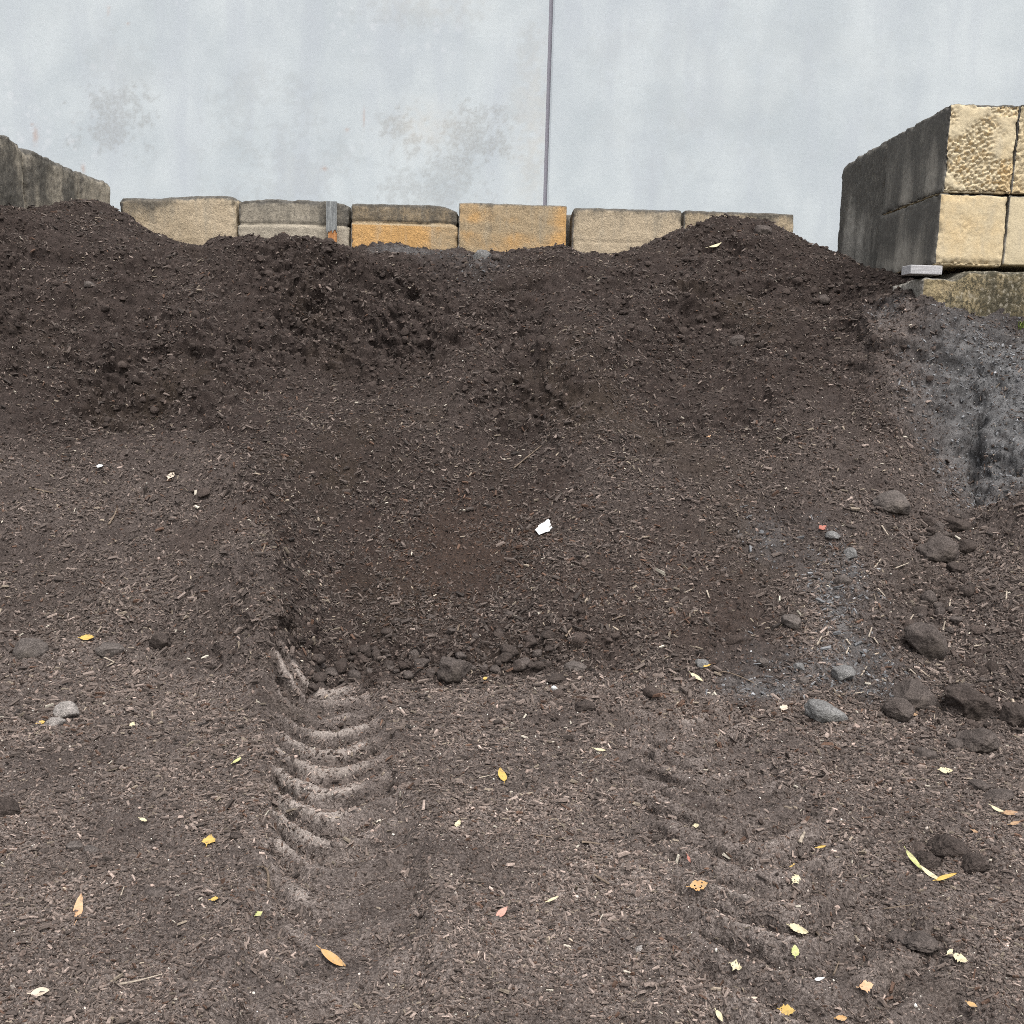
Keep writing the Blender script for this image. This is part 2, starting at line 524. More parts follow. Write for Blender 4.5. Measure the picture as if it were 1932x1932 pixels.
# wheel ruts with chevron lug prints
TRACK = np.zeros(GX.shape)
for (path, wl, wr, y0, y1, amp, dep, kl, kr, gain) in [
        ([(1.3, -0.40), (2.35, -0.45), (2.87, -0.50), (3.45, -0.63), (4.3, -0.82), (4.8, -0.93)], 0.21, 0.27, 1.5, 4.80, 0.038, 0.035, 1.35, 0.85, 1.0),
        ([(1.3, 0.74), (2.35, 0.80), (2.9, 0.80), (3.5, 0.76), (4.6, 0.72)], 0.30, 0.34, 1.5, 4.45, 0.042, 0.016, 0.80, 0.80, 0.8)]:
    py, px = np.array(path).T
    off = GX - np.interp(GY, py, px)
    ab = np.abs(off) / np.where(off < 0, wl, wr)
    inside = (1 - sstep(0.80, 1.12, ab + J2 * 0.12)) * sstep(y0, y0 + 0.4, GY) * (1 - sstep(y1 - 0.15, y1, GY))
    bend = np.sqrt(off ** 2 + 0.05 ** 2) - 0.05
    ph = (GY - np.where(off < 0, kl, kr) * bend + J2 * 0.030 + 0.045 * J1) / 0.19
    wave = np.sin(2 * np.pi * ph)
    wave = np.sign(wave) * np.abs(wave) ** 0.8
    crisp = (0.30 + 0.70 * sstep(2.3, 3.6, GY)) if gain > 0.9 else (0.75 * sstep(1.6, 2.3, GY) * (1 - 0.5 * sstep(3.3, 3.9, GY)) + 0.2)
    crisp = np.clip(crisp * (1 + 0.75 * J1 + 0.7 * J2), 0.08, 1.2) * np.where(off > 0.04, 0.80, 1.0)
    GZ = GZ + inside * (amp * wave * crisp - dep)
    GZ = GZ + 0.022 * np.exp(-((ab - 1.2) / 0.3) ** 2) * sstep(y0, y0 + 0.5, GY) * (1 - sstep(y1 - 0.2, y1, GY))
    TRACK = np.maximum(TRACK, inside * gain * (0.60 + 0.40 * wave * np.clip(crisp + 0.2, 0, 1)))
TRACK = np.clip(TRACK, 0, 1)

# soil zones (colour of the soil itself)
def zone(items):
    z = np.zeros(GX.shape)
    for (u, v, rx, ry, a) in items:
        c = surf(u, v)
        d2 = ((GX - c[0]) / rx) ** 2 + ((GY - c[1]) / ry) ** 2
        z = np.maximum(z, a * np.exp(-d2 * np.clip(1 + 0.9 * J1 + 0.5 * J2, 0.3, 3)))
    return z


def inside_poly(pts, jitter=0.12):
    x = GX + J1 * jitter + J2 * jitter * 0.5
    y = GY + np.roll(J1, 57, 1) * jitter + np.roll(J2, 31, 0) * jitter * 0.5
    r = np.zeros(GX.shape, bool)
    poly = plan(pts)
    for k in range(len(poly)):
        (ax, ay), (bx, by) = poly[k - 1], poly[k]
        if ay == by: continue
        c = ((ay > y) != (by > y)) & (x < (bx - ax) * (y - ay) / (by - ay) + ax)
        r ^= c
    return r.astype(float)


def blur(m, n=9):
    k = np.ones(n) / n
    m = np.apply_along_axis(lambda a: np.convolve(a, k, 'same'), 0, m)
    return np.apply_along_axis(lambda a: np.convolve(a, k, 'same'), 1, m)


toe = np.array(sorted(tuple(surf(u, v)[:2]) for u, v in [(-160, 1200), (0, 1195), (150, 1190), (300, 1215), (420, 1260), (520, 1300), (600, 1306), (700, 1302), (860, 1285), (1000, 1275),
                                                            (1100, 1272), (1300, 1285), (1500, 1300), (1700, 1345), (1932, 1390), (2060, 1400)]))
toe_y = np.interp(GX, toe[:, 0], toe[:, 1])
near = 1 - 0.75 * sstep(3.0, 4.6, GY + 0.35 * J1)
near *= 1 - sstep(-0.10, 0.12, GY - toe_y + 0.10 * J1 + 0.06 * J2)
low = 1 - sstep(-0.10, 0.12, GY - toe_y + 0.10 * J1 + 0.06 * J2)
edge_l = np.interp(GY, [4.4, 5.35, 6.3, 7.5], [-0.98, -1.20, -1.70, -2.3])
edge_r = np.interp(GY, [4.6, 5.7, 6.6, 7.5], [0.22, 0.30, 0.25, 0.6])
lower_sides = np.maximum(sstep(0.12, -0.16, GX - edge_l + 0.12 * J2 + 0.1 * J1), np.maximum(0.5 * sstep(-0.15, 0.25, GX - edge_r + 0.15 * J1), sstep(1.2, 2.0, GX + 0.15 * J1)))
lower_sides *= 1 - sstep(6.2, 7.0, GY + 0.45 * J1)
DRY = np.maximum(0.72 * near, np.maximum(0.62 * low, 0.30 * lower_sides))
DRY = np.maximum(DRY, 1.05 * TRACK)
DRY = np.maximum(DRY, zone([(690, 1520, 0.30, 0.22, 0.95), (720, 1450, 0.22, 0.16, 0.7), (560, 1400, 0.12, 0.35, 0.8), (590, 1330, 0.12, 0.18, 0.7), (650, 1600, 0.32, 0.2, 0.9),
                            (520, 1790, 0.22, 0.09, 0.9), (560, 1850, 0.3, 0.10, 0.8), (960, 1570, 0.35, 0.15, 0.6), (1080, 1850, 0.3, 0.16, 0.8), (1330, 1500, 0.35, 0.25, 0.55),
                            (1500, 1560, 0.4, 0.2, 0.6), (1580, 1700, 0.3, 0.15, 0.7), (1870, 1600, 0.25, 0.4, 0.75), (1880, 1800, 0.3, 0.2, 0.8), (1650, 1850, 0.25, 0.1, 0.7),
                            (880, 1340, 0.5, 0.15, 0.5), (1280, 1340, 0.3, 0.18, 0.6), (130, 1250, 0.16, 0.10, 0.9), (60, 1900, 0.5, 0.1, 0.5), (1560, 1210, 0.18, 0.5, 0.55),
                            (1750, 1150, 0.5, 0.7, 0.42), (1700, 700, 0.22, 0.4, 0.5), (1680, 620, 0.2, 0.25, 0.55), (1820, 880, 0.25, 0.3, 0.45), (830, 790, 0.2, 0.4, 0.12)]))
DRY *= np.clip(0.82 + 0.55 * J1 + 0.25 * J2, 0.25, 1.3)
bank_poly = [(1752, 592), (1820, 598), (1935, 625), (2060, 660), (2060, 930), (1935, 925), (1870, 960), (1835, 965), (1800, 900), (1752, 800), (1735, 700)]
GREY = blur(blur(inside_poly(bank_poly, 0.22), 41), 21)
GREY = np.maximum(GREY, zone([(770, 478, 0.35, 0.35, 0.6), (905, 486, 0.2, 0.3, 0.5), (1575, 1150, 0.10, 0.35, 0.65), (1600, 1080, 0.10, 0.2, 0.6), (1590, 1265, 0.25, 0.14, 0.6),
                              (1445, 1015, 0.12, 0.16, 0.4), (1440, 1305, 0.18, 0.06, 0.7), (1640, 1300, 0.2, 0.08, 0.5), (1685, 590, 0.12, 0.2, 0.5), (1855, 620, 0.4, 0.2, 0.7)]))
RUST = zone([(880, 1040, 0.5, 0.5, 0.8), (1180, 1100, 0.5, 0.4, 0.4), (460, 1000, 0.3, 0.2, 0.35), (1330, 1180, 0.3, 0.2, 0.5), (620, 1450, 0.15, 0.2, 0.5), (1330, 1340, 0.4, 0.12, 0.4)])

# clods and crumb structure: displaced along the surface normal
B = np.stack([GX, GY, GZ], -1)
du = np.gradient(B, axis=1)
dv = np.gradient(B, axis=0)
NRM = np.cross(du, dv)
NRM /= np.linalg.norm(NRM, axis=-1, keepdims=True)
Pf = B.reshape(-1, 3)
steep = sstep(0.15, 0.55, 1 - NRM[..., 2].ravel() ** 2)
upper = sstep(6.2, 7.5, GY.ravel() + 0.3 * J1.ravel())
bankm = GREY.ravel()
rough = 0.30 + 0.45 * steep + 0.9 * upper + 0.35 * bankm
loose = zone([(640, 1270, 0.35, 0.16, 1.0), (800, 1240, 0.55, 0.16, 1.0), (1000, 1230, 0.45, 0.16, 0.9), (1790, 1170, 0.25, 0.35, 0.7), (1800, 1350, 0.5, 0.2, 0.7), (1810, 1610, 0.22, 0.12, 1.1),
              (1750, 1775, 0.15, 0.06, 0.9), (620, 520, 0.9, 0.5, 0.8), (720, 600, 0.7, 0.4, 0.9), (1130, 1320, 0.2, 0.1, 0.6)]).ravel()
cl = perlin(Pf, 1.6, 81.0)                                  # where the face is clumpy and where it is swept smooth
clump = np.clip(0.75 + 1.1 * cl, 0.25, 1.7)
An = Pf * np.array([1.0, 1.0, 1.7])                          # lumps lie flatter than they are wide
disp = 0.10 * upper * fbm(Pf, 1.7, 2, 3.0) + 0.036 * rough * perlin(An, 4.6, 11.0)
disp += 0.020 * (rough * clump + loose) * (0.5 - np.abs(perlin(An, 8.0, 21.0)) * 2.0)
disp += 0.019 * (rough * clump + 1.2 * loose + 0.10) * perlin(An, 16.0, 31.0)
hol = np.clip(perlin(An, 7.0, 91.0) - 0.34, 0, 1)
disp -= 0.045 * (rough * clump * upper * (1 - bankm) + 0.2 * bankm) * hol
disp += 0.013 * (0.32 + 0.5 * rough * clump + 1.4 * loose) * (0.5 - np.abs(perlin(Pf, 32.0, 41.0)) * 2.0)
disp += 0.0070 * (0.60 + 0.4 * rough + loose) * perlin(Pf, 66.0, 51.0)
disp += 0.0045 * perlin(Pf, 125.0, 61.0)
disp += 0.0025 * rng.normal(size=len(Pf)).astype(np.float32) * np.clip(GY.ravel() / 4.0, 0.5, 1.6)
disp *= 1 - 0.6 * TRACK.ravel()
Pf = Pf + NRM.reshape(-1, 3) * disp[:, None]
TER = Pf.reshape(NR, NC, 3)

idx = np.arange(NR * NC).reshape(NR, NC)
Q = np.stack([idx[:-1, :-1], idx[:-1, 1:], idx[1:, 1:], idx[1:, :-1]], -1).reshape(-1, 4)
fx = (GX[:-1, :-1]).ravel()
fy = (GY[:-1, :-1]).ravel()
is_bank = inside_poly(bank_poly, 0.05)[:-1, :-1].ravel() > 0.5
is_pile = (fy > np.interp(fx, toe[:, 0], toe[:, 1])) & ~is_bank
ATTR = dict(dry=np.clip(DRY, 0, 1).ravel(), grey=np.clip(GREY, 0, 1).ravel(), rust=np.clip(RUST, 0, 1).ravel())


def sub_terrain(name, mask, extra=None):
    q = Q[mask]
    used, inv = np.unique(q.ravel(), return_inverse=True)
    vts = Pf[used]
    at = {k: a[used] for k, a in ATTR.items()}
    q = inv.reshape(-1, 4)
    if extra is not None:
        ev, eq = extra
        q = np.concatenate([q, eq + len(vts)])
        vts = np.concatenate([vts, ev])
        at = {k: np.concatenate([a, np.full(len(ev), 0.35 if k == 'dry' else 0.0)]) for k, a in at.items()}
    return mesh_obj(name, vts, quads=q, mat=M_SOIL, attrs=at)


L = 60.0
sheet = np.array([(-L, -L, -0.09), (L, -L, -0.09), (L, L, -0.09), (-L, L, -0.09)])
tag(sub_terrain('ground', ~is_pile & ~is_bank, (sheet, np.array([[0, 1, 2, 3]]))), kind='structure')
tag(sub_terrain('soil_pile', is_pile), 'big heap of dark brown mulchy soil filling the bay in front of the concrete blocks', 'soil pile')
tag(sub_terrain('soil_bank', is_bank), 'steep compacted bank of ash grey soil under the mossy block at right', 'soil bank')

# look-up of detailed surface points
SUBV = TER.reshape(-1, 3)
SUBN = NRM.reshape(-1, 3)
SU, SV = project(SUBV)


def at(u, v):
    d2 = (SU - u) ** 2 + (SV - v) ** 2
    k = np.nonzero(d2 < 16.0)[0]
    if len(k) == 0:
        j = int(np.argmin(d2))
    else:
        k = k[SUBV[k, 1] < SUBV[k, 1].min() + 0.12]
        j = int(k[np.argmin(d2[k])])
    return SUBV[j].copy(), SUBN[j].copy()


# ------------------------------------------------------------------ precast wall of the building behind
WALL_Y = 12.3
seam = P(1034, 200, WALL_Y)


def wall_material():
    k = NT('precast_concrete', 0.75, 0.25)
    vec = k.coord('Object')
    cloud = k.noise(1.1, 5, 0.6, vec)
    streak = k.noise(2.2, 5, 0.6, k.coord('Object', (1.0, 1.0, 0.22)))
    fine = k.noise(26, 4, 0.65, vec)
    col = k.mix(k.ramp(cloud, 0.30, 0.68), (0.475, 0.520, 0.540), (0.575, 0.618, 0.628))
    col = k.mix(k.ramp(streak, 0.42, 0.72, 0, 0.75), col, (0.475, 0.512, 0.545))
    col = k.scale(col, k.ramp(fine, 0.25, 0.75, 0.965, 1.035))
    col = k.mix(k.math('MULTIPLY', k.attr('stain'), k.ramp(fine, 0.35, 0.62, 0.25, 1.0)), col, (0.33, 0.335, 0.325))
    col = k.mix(k.attr('warm'), col, (0.60, 0.56, 0.49))
    col = k.mix(k.attr('pale'), col, (0.68, 0.70, 0.72))
    col = k.mix(k.attr('rustspot'), col, (0.42, 0.20, 0.10))
    return k.done(col, k.bump(fine, 0.004, 0.25))


M_WALL = wall_material()
bw = empty('building_wall', (0, WALL_Y, 0))
tag(bw, 'tall pale grey precast concrete wall with a vertical sealed joint behind the blocks', 'wall')


def panel(x0, x1, seed, patches, spots, warm, rust):
    z0, z1, d = -0.2, 9.0, 0.18
    s = 0.02
    xs = np.concatenate([[x0 - 0] if False else [], np.arange(max(x0, -8), min(x1, 8) + 1e-6, s)])
    xs = np.unique(np.round(np.concatenate([[x0], xs, [x1]]), 4))
    zs = np.unique(np.round(np.concatenate([[z0], np.arange(1.8, 6.6, s), [z1]]), 4))
    X, Z = np.meshgrid(xs, zs)
    ch = 0.012                                           # arris along the joint
    Yf = np.zeros(X.shape)
    Yf[:, 0] = ch
    Yf[:, -1] = ch
    v = np.stack([X, Yf, Z], -1).reshape(-1, 3)
    nx, nz = len(xs), len(zs)
    i = np.arange(nx * nz).reshape(nz, nx)
    q = np.stack([i[:-1, :-1], i[:-1, 1:], i[1:, 1:], i[1:, :-1]], -1).reshape(-1, 4)
    nb = len(v)
    corners = np.array([(x0, d, z0), (x1, d, z0), (x1, d, z1), (x0, d, z1)])
    f = [i[0, 0], i[0, -1], i[-1, -1], i[-1, 0]]
    # returns and back
    v = np.concatenate([v, corners, np.array([(x0, ch, z0), (x1, ch, z0), (x1, ch, z1), (x0, ch, z1)])])
    c, e = nb, nb + 4
    q = np.concatenate([q, [[c + 1, c, c + 3, c + 2], [c, e, e + 3, c + 3], [e + 1, c + 1, c + 2, e + 2], [e + 3, e + 2, c + 2, c + 3], [c, c + 1, e + 1, e]]])
    pp = v + np.array([0, seed * 3.1, 0])
    n1, n2, n3 = fbm(pp, 2.5, 4), fbm(pp, 11.0, 3), perlin(pp, 30.0)
    st = np.zeros(len(v))
    for (u, vv, ru, rv, a) in patches:
        cc = P(u, vv, WALL_Y)
        k = WALL_Y / FPX
        d2 = ((v[:, 0] - cc[0]) / (ru * k)) ** 2 + ((v[:, 2] - cc[2]) / (rv * k)) ** 2
        m = np.exp(-d2)
        st = np.maximum(st, a * sstep(0.30, 0.75, 0.8 * m + 1.1 * n1 * (m > 0.02) + 0.9 * n2 * (m > 0.05) + 0.3 * n3) * sstep(0.02, 0.3, m))
    st = np.maximum(st, 0.10 * sstep(0.15, 0.6, n1 + 0.4 * n2))
    wm = np.zeros(len(v))
    for (u, vv, ru, rv, a) in warm:
        cc = P(u, vv, WALL_Y)
        k = WALL_Y / FPX
        d2 = ((v[:, 0] - cc[0]) / (ru * k)) ** 2 + ((v[:, 2] - cc[2]) / (rv * k)) ** 2
        wm = np.maximum(wm, a * np.exp(-d2) * np.clip(0.7 + 1.2 * n2, 0, 1))
    pl, _c = worley2(v[:, 0] * 6 + seed, v[:, 2] * 6)
    reg = sstep(0.05, 0.45, fbm(pp, 0.9, 2, 71.0))
    pale = spots * reg * (1 - sstep(0.06 + 0.16 * _c, 0.10 + 0.18 * _c, pl)) * 0.28
    rs = np.zeros(len(v))
    for (u, vv, ru, rv) in rust:
        cc = P(u, vv, WALL_Y)
        k = WALL_Y / FPX
        d2 = ((v[:, 0] - cc[0]) / (ru * k)) ** 2 + ((v[:, 2] - cc[2]) / (rv * k)) ** 2
        rs = np.maximum(rs, 0.42 * np.exp(-d2 * (1 + n3)))
    return mesh_obj('panel', v, quads=q, mat=M_WALL, parent=bw, smooth=False, attrs=dict(stain=st, warm=wm, pale=pale, rustspot=rs))


panel(-9.0, seam[0] - 0.022, 1.0,
      [(205, 225, 85, 60, 0.55), (230, 120, 60, 60, 0.18), (850, 260, 110, 60, 0.60), (830, 330, 110, 80, 0.45), (560, 320, 150, 80, 0.25), (480, 200, 100, 60, 0.22), (760, 20, 140, 30, 0.25), (1000, 200, 40, 120, 0.25)],
      1.0, [(1010, 260, 40, 160, 0.30), (800, 240, 60, 40, 0.35), (820, 10, 100, 30, 0.15)],
      [(67, 255, 4, 12), (157, 318, 3, 7), (242, 45, 2, 2), (205, 20, 1.5, 7), (686, 222, 1.5, 14), (655, 245, 3, 3), (612, 318, 4, 3), (60, 235, 2, 2)])
panel(seam[0] + 0.022, 9.0, 2.0,
      [(1330, 200, 220, 120, 0.12), (1300, 230, 40, 30, 0.20), (1520, 90, 200, 90, 0.10), (1140, 110, 60, 60, 0.15)],
      0.15, [], [])
k = NT('joint_sealant', 0.6, 0.3)
M_SEAL = k.done(k.mix(k.noise(30, 3, 0.6, k.coord('Object')), (0.23, 0.22, 0.25), (0.33, 0.32, 0.36)))
# recessed bead with a hollow section
zz = np.linspace(-0.2, 9.0, 40)
prof = [(-0.0222, 0.030), (-0.012, 0.040), (0.0, 0.044), (0.012, 0.040), (0.0222, 0.030), (0.0222, 0.10), (-0.0222, 0.10)]
v = np.array([(seam[0] + px, py, z) for z in zz for px, py in prof])
npf = len(prof)
q = [[r * npf + c, r * npf + (c + 1) % npf, (r + 1) * npf + (c + 1) % npf, (r + 1) * npf + c] for r in range(len(zz) - 1) for c in range(npf)]
mesh_obj('joint_seal', v, quads=q, mat=M_SEAL, parent=bw)


# ------------------------------------------------------------------ concrete blocks
def concrete_block(label, lo, hi, mat, seed, seg=0.016, r=0.03, group=None, rotz=0.0, top=None, cold=None, setback=0.0, colddep=0.022, stain=None, tone=None,
                   honey=None, rough=1.0, name='concrete_block', erode=1.0, toplump=0.0, weather=None, edge_stain=0.25):
    lo, hi = np.array(lo, float), np.array(hi, float)
    c, h = (lo + hi) / 2, (hi - lo) / 2
    vs_, qs_ = [], []
    off = 0
    for ax in range(3):
        a, b = [i for i in range(3) if i != ax]
        na, nb_ = max(4, int(2 * h[a] / seg)), max(4, int(2 * h[b] / seg))
        A, Bb = np.meshgrid(np.linspace(-h[a], h[a], na), np.linspace(-h[b], h[b], nb_))
        for s in (-1, 1):
            p = np.zeros(A.shape + (3,))
            p[..., a], p[..., b], p[..., ax] = A, Bb, s * h[ax]
            i = np.arange(A.size).reshape(A.shape) + off
            q = np.stack([i[:-1, :-1], i[:-1, 1:], i[1:, 1:], i[1:, :-1]], -1).reshape(-1, 4)
            flip = (s < 0) if ax != 1 else (s > 0)
            if flip: q = q[:, ::-1]
            vs_.append(p.reshape(-1, 3))
            qs_.append(q)
            off += A.size
    p, q = np.concatenate(vs_), np.concatenate(qs_)
    key = np.round(p, 5)
    _u, first, inv = np.unique(key, axis=0, return_index=True, return_inverse=True)
    p, q = p[first], inv.ravel()[q]
    sd = p + seed * 7.77
    rr = r * np.clip(1 + 0.9 * perlin(sd, 5.0) + 0.6 * perlin(sd, 14.0), 0.25, 2.6)
    inner = np.clip(p, -(h - rr[:, None]), h - rr[:, None])
    d = p - inner
    ln = np.linalg.norm(d, axis=1, keepdims=True)
    n = d / np.maximum(ln, 1e-9)
    new = inner + n * rr[:, None]
    edge = 1 - np.max(np.abs(n), axis=1)                      # 0 on a face, up to .42 on edges
    nearedge = np.sort((h - np.abs(p)), axis=1)[:, 1]          # distance to the nearest edge along a face
    ne = np.exp(-(nearedge / 0.03) ** 2)
    dsp = rough * (0.006 * perlin(sd, 3.0, 2.0) + 0.0035 * perlin(sd, 13.0, 4.0) + 0.0022 * perlin(sd, 38.0, 6.0))
    dsp -= erode * ne * (0.010 * np.clip(perlin(sd, 11.0, 8.0) + 0.1, 0, 1) + 0.012 * np.clip(perlin(sd, 30.0, 9.0), 0, 1))
    W = new + c                                                # world-like coordinates for features
    isfront, isleft, isright, istop = n[:, 1] < -0.6, n[:, 0] < -0.6, n[:, 0] > 0.6, n[:, 2] > 0.6
    hz = np.zeros(len(p))
    if cold is not None:
        zc = cold + 0.010 * perlin(sd, 3.5, 12.0) + 0.006 * perlin(sd, 17.0, 13.0)
        dz = W[:, 2] - zc
        dsp -= colddep * np.exp(-(dz / 0.010) ** 2) * (np.abs(n[:, 2]) < 0.6)
        dsp -= setback * (dz > 0) * (np.abs(n[:, 2]) < 0.6)
        hz = dz
    if honey is not None:
        hm = np.clip(honey(W, n, sd), 0, 1)
        f1, _cc = worley2(np.where(isfront, p[:, 0], p[:, 1]) * 44 + seed, p[:, 2] * 44)
        f2, _c2 = worley2(np.where(isfront, p[:, 0], p[:, 1]) * 63 + seed, p[:, 2] * 63, 9)
        dsp += hm * (-0.014 + 0.036 * (0.5 - f1) + 0.018 * (0.5 - f2))
    else:
        hm = np.zeros(len(p))
        f1, _cc = hm + 0.3, hm + 0.5
    if toplump:
        dsp += toplump * istop * (perlin(sd, 4.5, 17.0) + 0.6 * np.abs(perlin(sd, 14.0, 19.0)))
    new = new + n * dsp[:, None]
    if top is not None:
        new[:, 2] += top(W[:, 0] - lo[0]) * np.clip((new[:, 2] + h[2]) / (2 * h[2]), 0, 1) ** 4
    W = new + c
    rel = (W - lo) / (hi - lo)
    ctx = dict(W=W, n=n, rel=rel, sd=sd, front=isfront, left=isleft, right=isright, top=istop, hz=hz, ne=ne, hm=hm, f1=f1, cell=_cc)
    S = np.clip(stain(ctx) * 1.35 + 0.12 + 0.35 * np.exp(-((hi[2] - W[:, 2]) / 0.025) ** 2) + edge_stain * ne * ~isfront + 0.6 * edge_stain * ne * isfront, -0.5, 1.2) if stain else np.full(len(p), 0.0)
    T = np.clip(tone(ctx), 0, 1) if tone else np.full(len(p), 0.5)
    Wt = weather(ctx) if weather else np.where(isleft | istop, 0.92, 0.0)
    base = np.array([c[0], c[1], lo[2]])
    o = mesh_obj(name, W - base, quads=q, mat=mat, attrs=dict(stain=S, tone=T, weather=Wt))
    o.location = base
    o.rotation_euler.z = rotz
    tag(o, label, 'concrete block', group)
    return o


M_TAN = block_material('tan_concrete', (0.42, 0.335, 0.225), (0.51, 0.415, 0.290))
M_ORANGE = block_material('orange_tan_concrete', (0.40, 0.305, 0.190), (0.58, 0.345, 0.140))
M_SAND = block_material('sandy_concrete', (0.61, 0.515, 0.345), (0.63, 0.475, 0.265), mould=(0.082, 0.078, 0.071), spk=0.25, speck=0.2, bmp=0.35)
M_GREYC = block_material('weathered_concrete', (0.37, 0.325, 0.255), (0.42, 0.37, 0.29), mould=(0.078, 0.073, 0.065), bmp=0.8)
M_MOSSY = block_material('mossy_concrete', (0.29, 0.235, 0.135), (0.34, 0.27, 0.16), mould=(0.062, 0.056, 0.038), spk=0.9, speck=0.9)

BY = 10.85
GB = 'concrete blocks along the back of the bay'


def back_block(u0, u1, vt, **kw):
    um = (u0 + u1) / 2
    a, b, t = P(u0, vt, BY), P(u1, vt, BY), P(um, vt, BY)
    return dict(lo=(a[0], BY, t[2] - 0.62), hi=(b[0], BY + 0.6, t[2]), group=GB, **kw)


def top_dark(c, lvl=0.35, wid=0.10, low_=0.0):
    zt = c['W'][:, 2].max()
    depth = zt - c['W'][:, 2]
    depth = depth * np.clip(1 + 0.9 * fbm(c['sd'], 3.0, 2, 61.0), 0.2, 3)
    return 1.5 * lvl * np.exp(-(depth / wid) ** 2) + low_


concrete_block('tan block with a dipped mouldy top, leftmost in the back row', **back_block(223, 444, 369, mat=M_TAN, seed=1, r=0.05),
               top=lambda x: 0.025 * np.sin((x / 1.24 - 0.45) * 4.0) - 0.01, toplump=0.008,
               stain=lambda c: top_dark(c, 0.30, 0.10) + 0.55 * np.exp(-((c['rel'][:, 0] - 0.12) / 0.36) ** 2) * sstep(0.30, 0.8, c['rel'][:, 2]) + 0.35 * c['left'] - 0.10,
               tone=lambda c: 0.55 + 0.3 * perlin(c['sd'], 3.0))
concrete_block('grey cracked block with a black mouldy top and a timber stake against it', **back_block(447, 658, 377, mat=M_GREYC, seed=2, r=0.05),
               cold=P(550, 423, BY)[2], setback=0.006, toplump=0.014, top=lambda x: -0.05 * (abs(x / 1.2 - 0.5) * 2) ** 4,
               stain=lambda c: 0.40 * (c['hz'] > 0) + 0.25 * sstep(0.55, 1.0, c['rel'][:, 0]) * (c['hz'] > -0.02) + top_dark(c, 0.3, 0.06) - 0.12,
               tone=lambda c: 0.4 + 0.3 * perlin(c['sd'], 4.0))
concrete_block('two-tone block, dark brown above a cold joint and bright orange below', **back_block(661, 864, 386, mat=M_ORANGE, seed=3, r=0.035),
               cold=P(760, 420, BY)[2], setback=0.004, toplump=0.006, top=lambda x: -0.07 * sstep(0.92, 1.2, x),
               stain=lambda c: 0.42 * (c['hz'] > 0) + 0.3 * np.exp(-((c['rel'][:, 0] - 0.98) / 0.06) ** 2) * (c['hz'] > -0.03) - 0.30 * (c['hz'] < 0),
               tone=lambda c: np.where(c['hz'] < -0.03, 0.95 - 0.65 * sstep(0.45, 0.95, c['rel'][:, 0] + 0.12 * perlin(c['sd'], 4.0)), 0.12))
concrete_block('sharp-edged orange tan block in the middle of the back row below the wall joint', **back_block(866, 1070, 385, mat=M_ORANGE, seed=4, r=0.012),
               stain=lambda c: top_dark(c, 0.16, 0.05) + 0.40 * np.exp(-((c['rel'][:, 0] - 0.30) / 0.03) ** 2) * sstep(0.45, 0.6, c['rel'][:, 2]) - 0.16,
               tone=lambda c: 0.42 + 0.45 * perlin(c['sd'], 2.6) + 0.25 * sstep(0.6, 1.0, c['rel'][:, 0]) - 0.25 * np.exp(-((c['rel'][:, 2] - 0.62) / 0.08) ** 2))
concrete_block('plain tan block with rounded corners, second from the right in the back row', **back_block(1081, 1287, 394, mat=M_TAN, seed=5, r=0.035), toplump=0.005,
               stain=lambda c: top_dark(c, 0.30, 0.13) - 0.10 + 0.3 * np.exp(-(c['rel'][:, 0] / 0.07) ** 2) * (c['rel'][:, 2] > 0.4), cold=P(1180, 458, BY)[2], colddep=0.005,
               tone=lambda c: 0.75 + 0.3 * perlin(c['sd'], 3.0))
concrete_block('low tan block half buried by the right hand peak of the soil pile', **back_block(1291, 1500, 400, mat=M_TAN, seed=6, r=0.022),
               stain=lambda c: top_dark(c, 0.28, 0.08) + 0.02 + 0.25 * np.exp(-((c['rel'][:, 0] - 0.72) / 0.1) ** 2),
               tone=lambda c: 0.35 + 0.25 * perlin(c['sd'], 4.0))

for (u0, u1, vt, sd_, lb) in [(985, 1170, 404, 31, 'dark block of a second row, glimpsed in the gap right of the sharp-edged block'), (360, 540, 392, 32, 'dark block added behind to darken the gap beside the dipped tan block'), (600, 740, 398, 33, 'dark block added behind to darken the slit beside the two-tone block')]:
    a, b, t = P(u0, vt, BY + 0.64), P(u1, vt, BY + 0.64), P((u0 + u1) / 2, vt, BY + 0.64)
    concrete_block(lb, (a[0], BY + 0.66, t[2] - 0.62), (b[0], BY + 1.2, t[2]), M_GREYC, sd_, r=0.04, seg=0.03, stain=lambda c: np.full(len(c['W']), 0.8))  # second and third blocks are added, dark all over, so the gaps read dark

# left side wall
LX = P(51, 300, 8.97)[0]
GL = 'dark weathered blocks of the left bay wall'


def lstain(c):
    return 0.42 + 0.30 * perlin(c['sd'], 2.5) + 0.3 * perlin(c['sd'] * np.array([1, 1, 0.3]), 6.0) - 0.55 * sstep(0.75, 0.2, c['rel'][:, 2]) * np.clip(0.5 + 1.6 * perlin(c['sd'] * np.array([1, 1, 0.15]), 6.0), 0, 1)


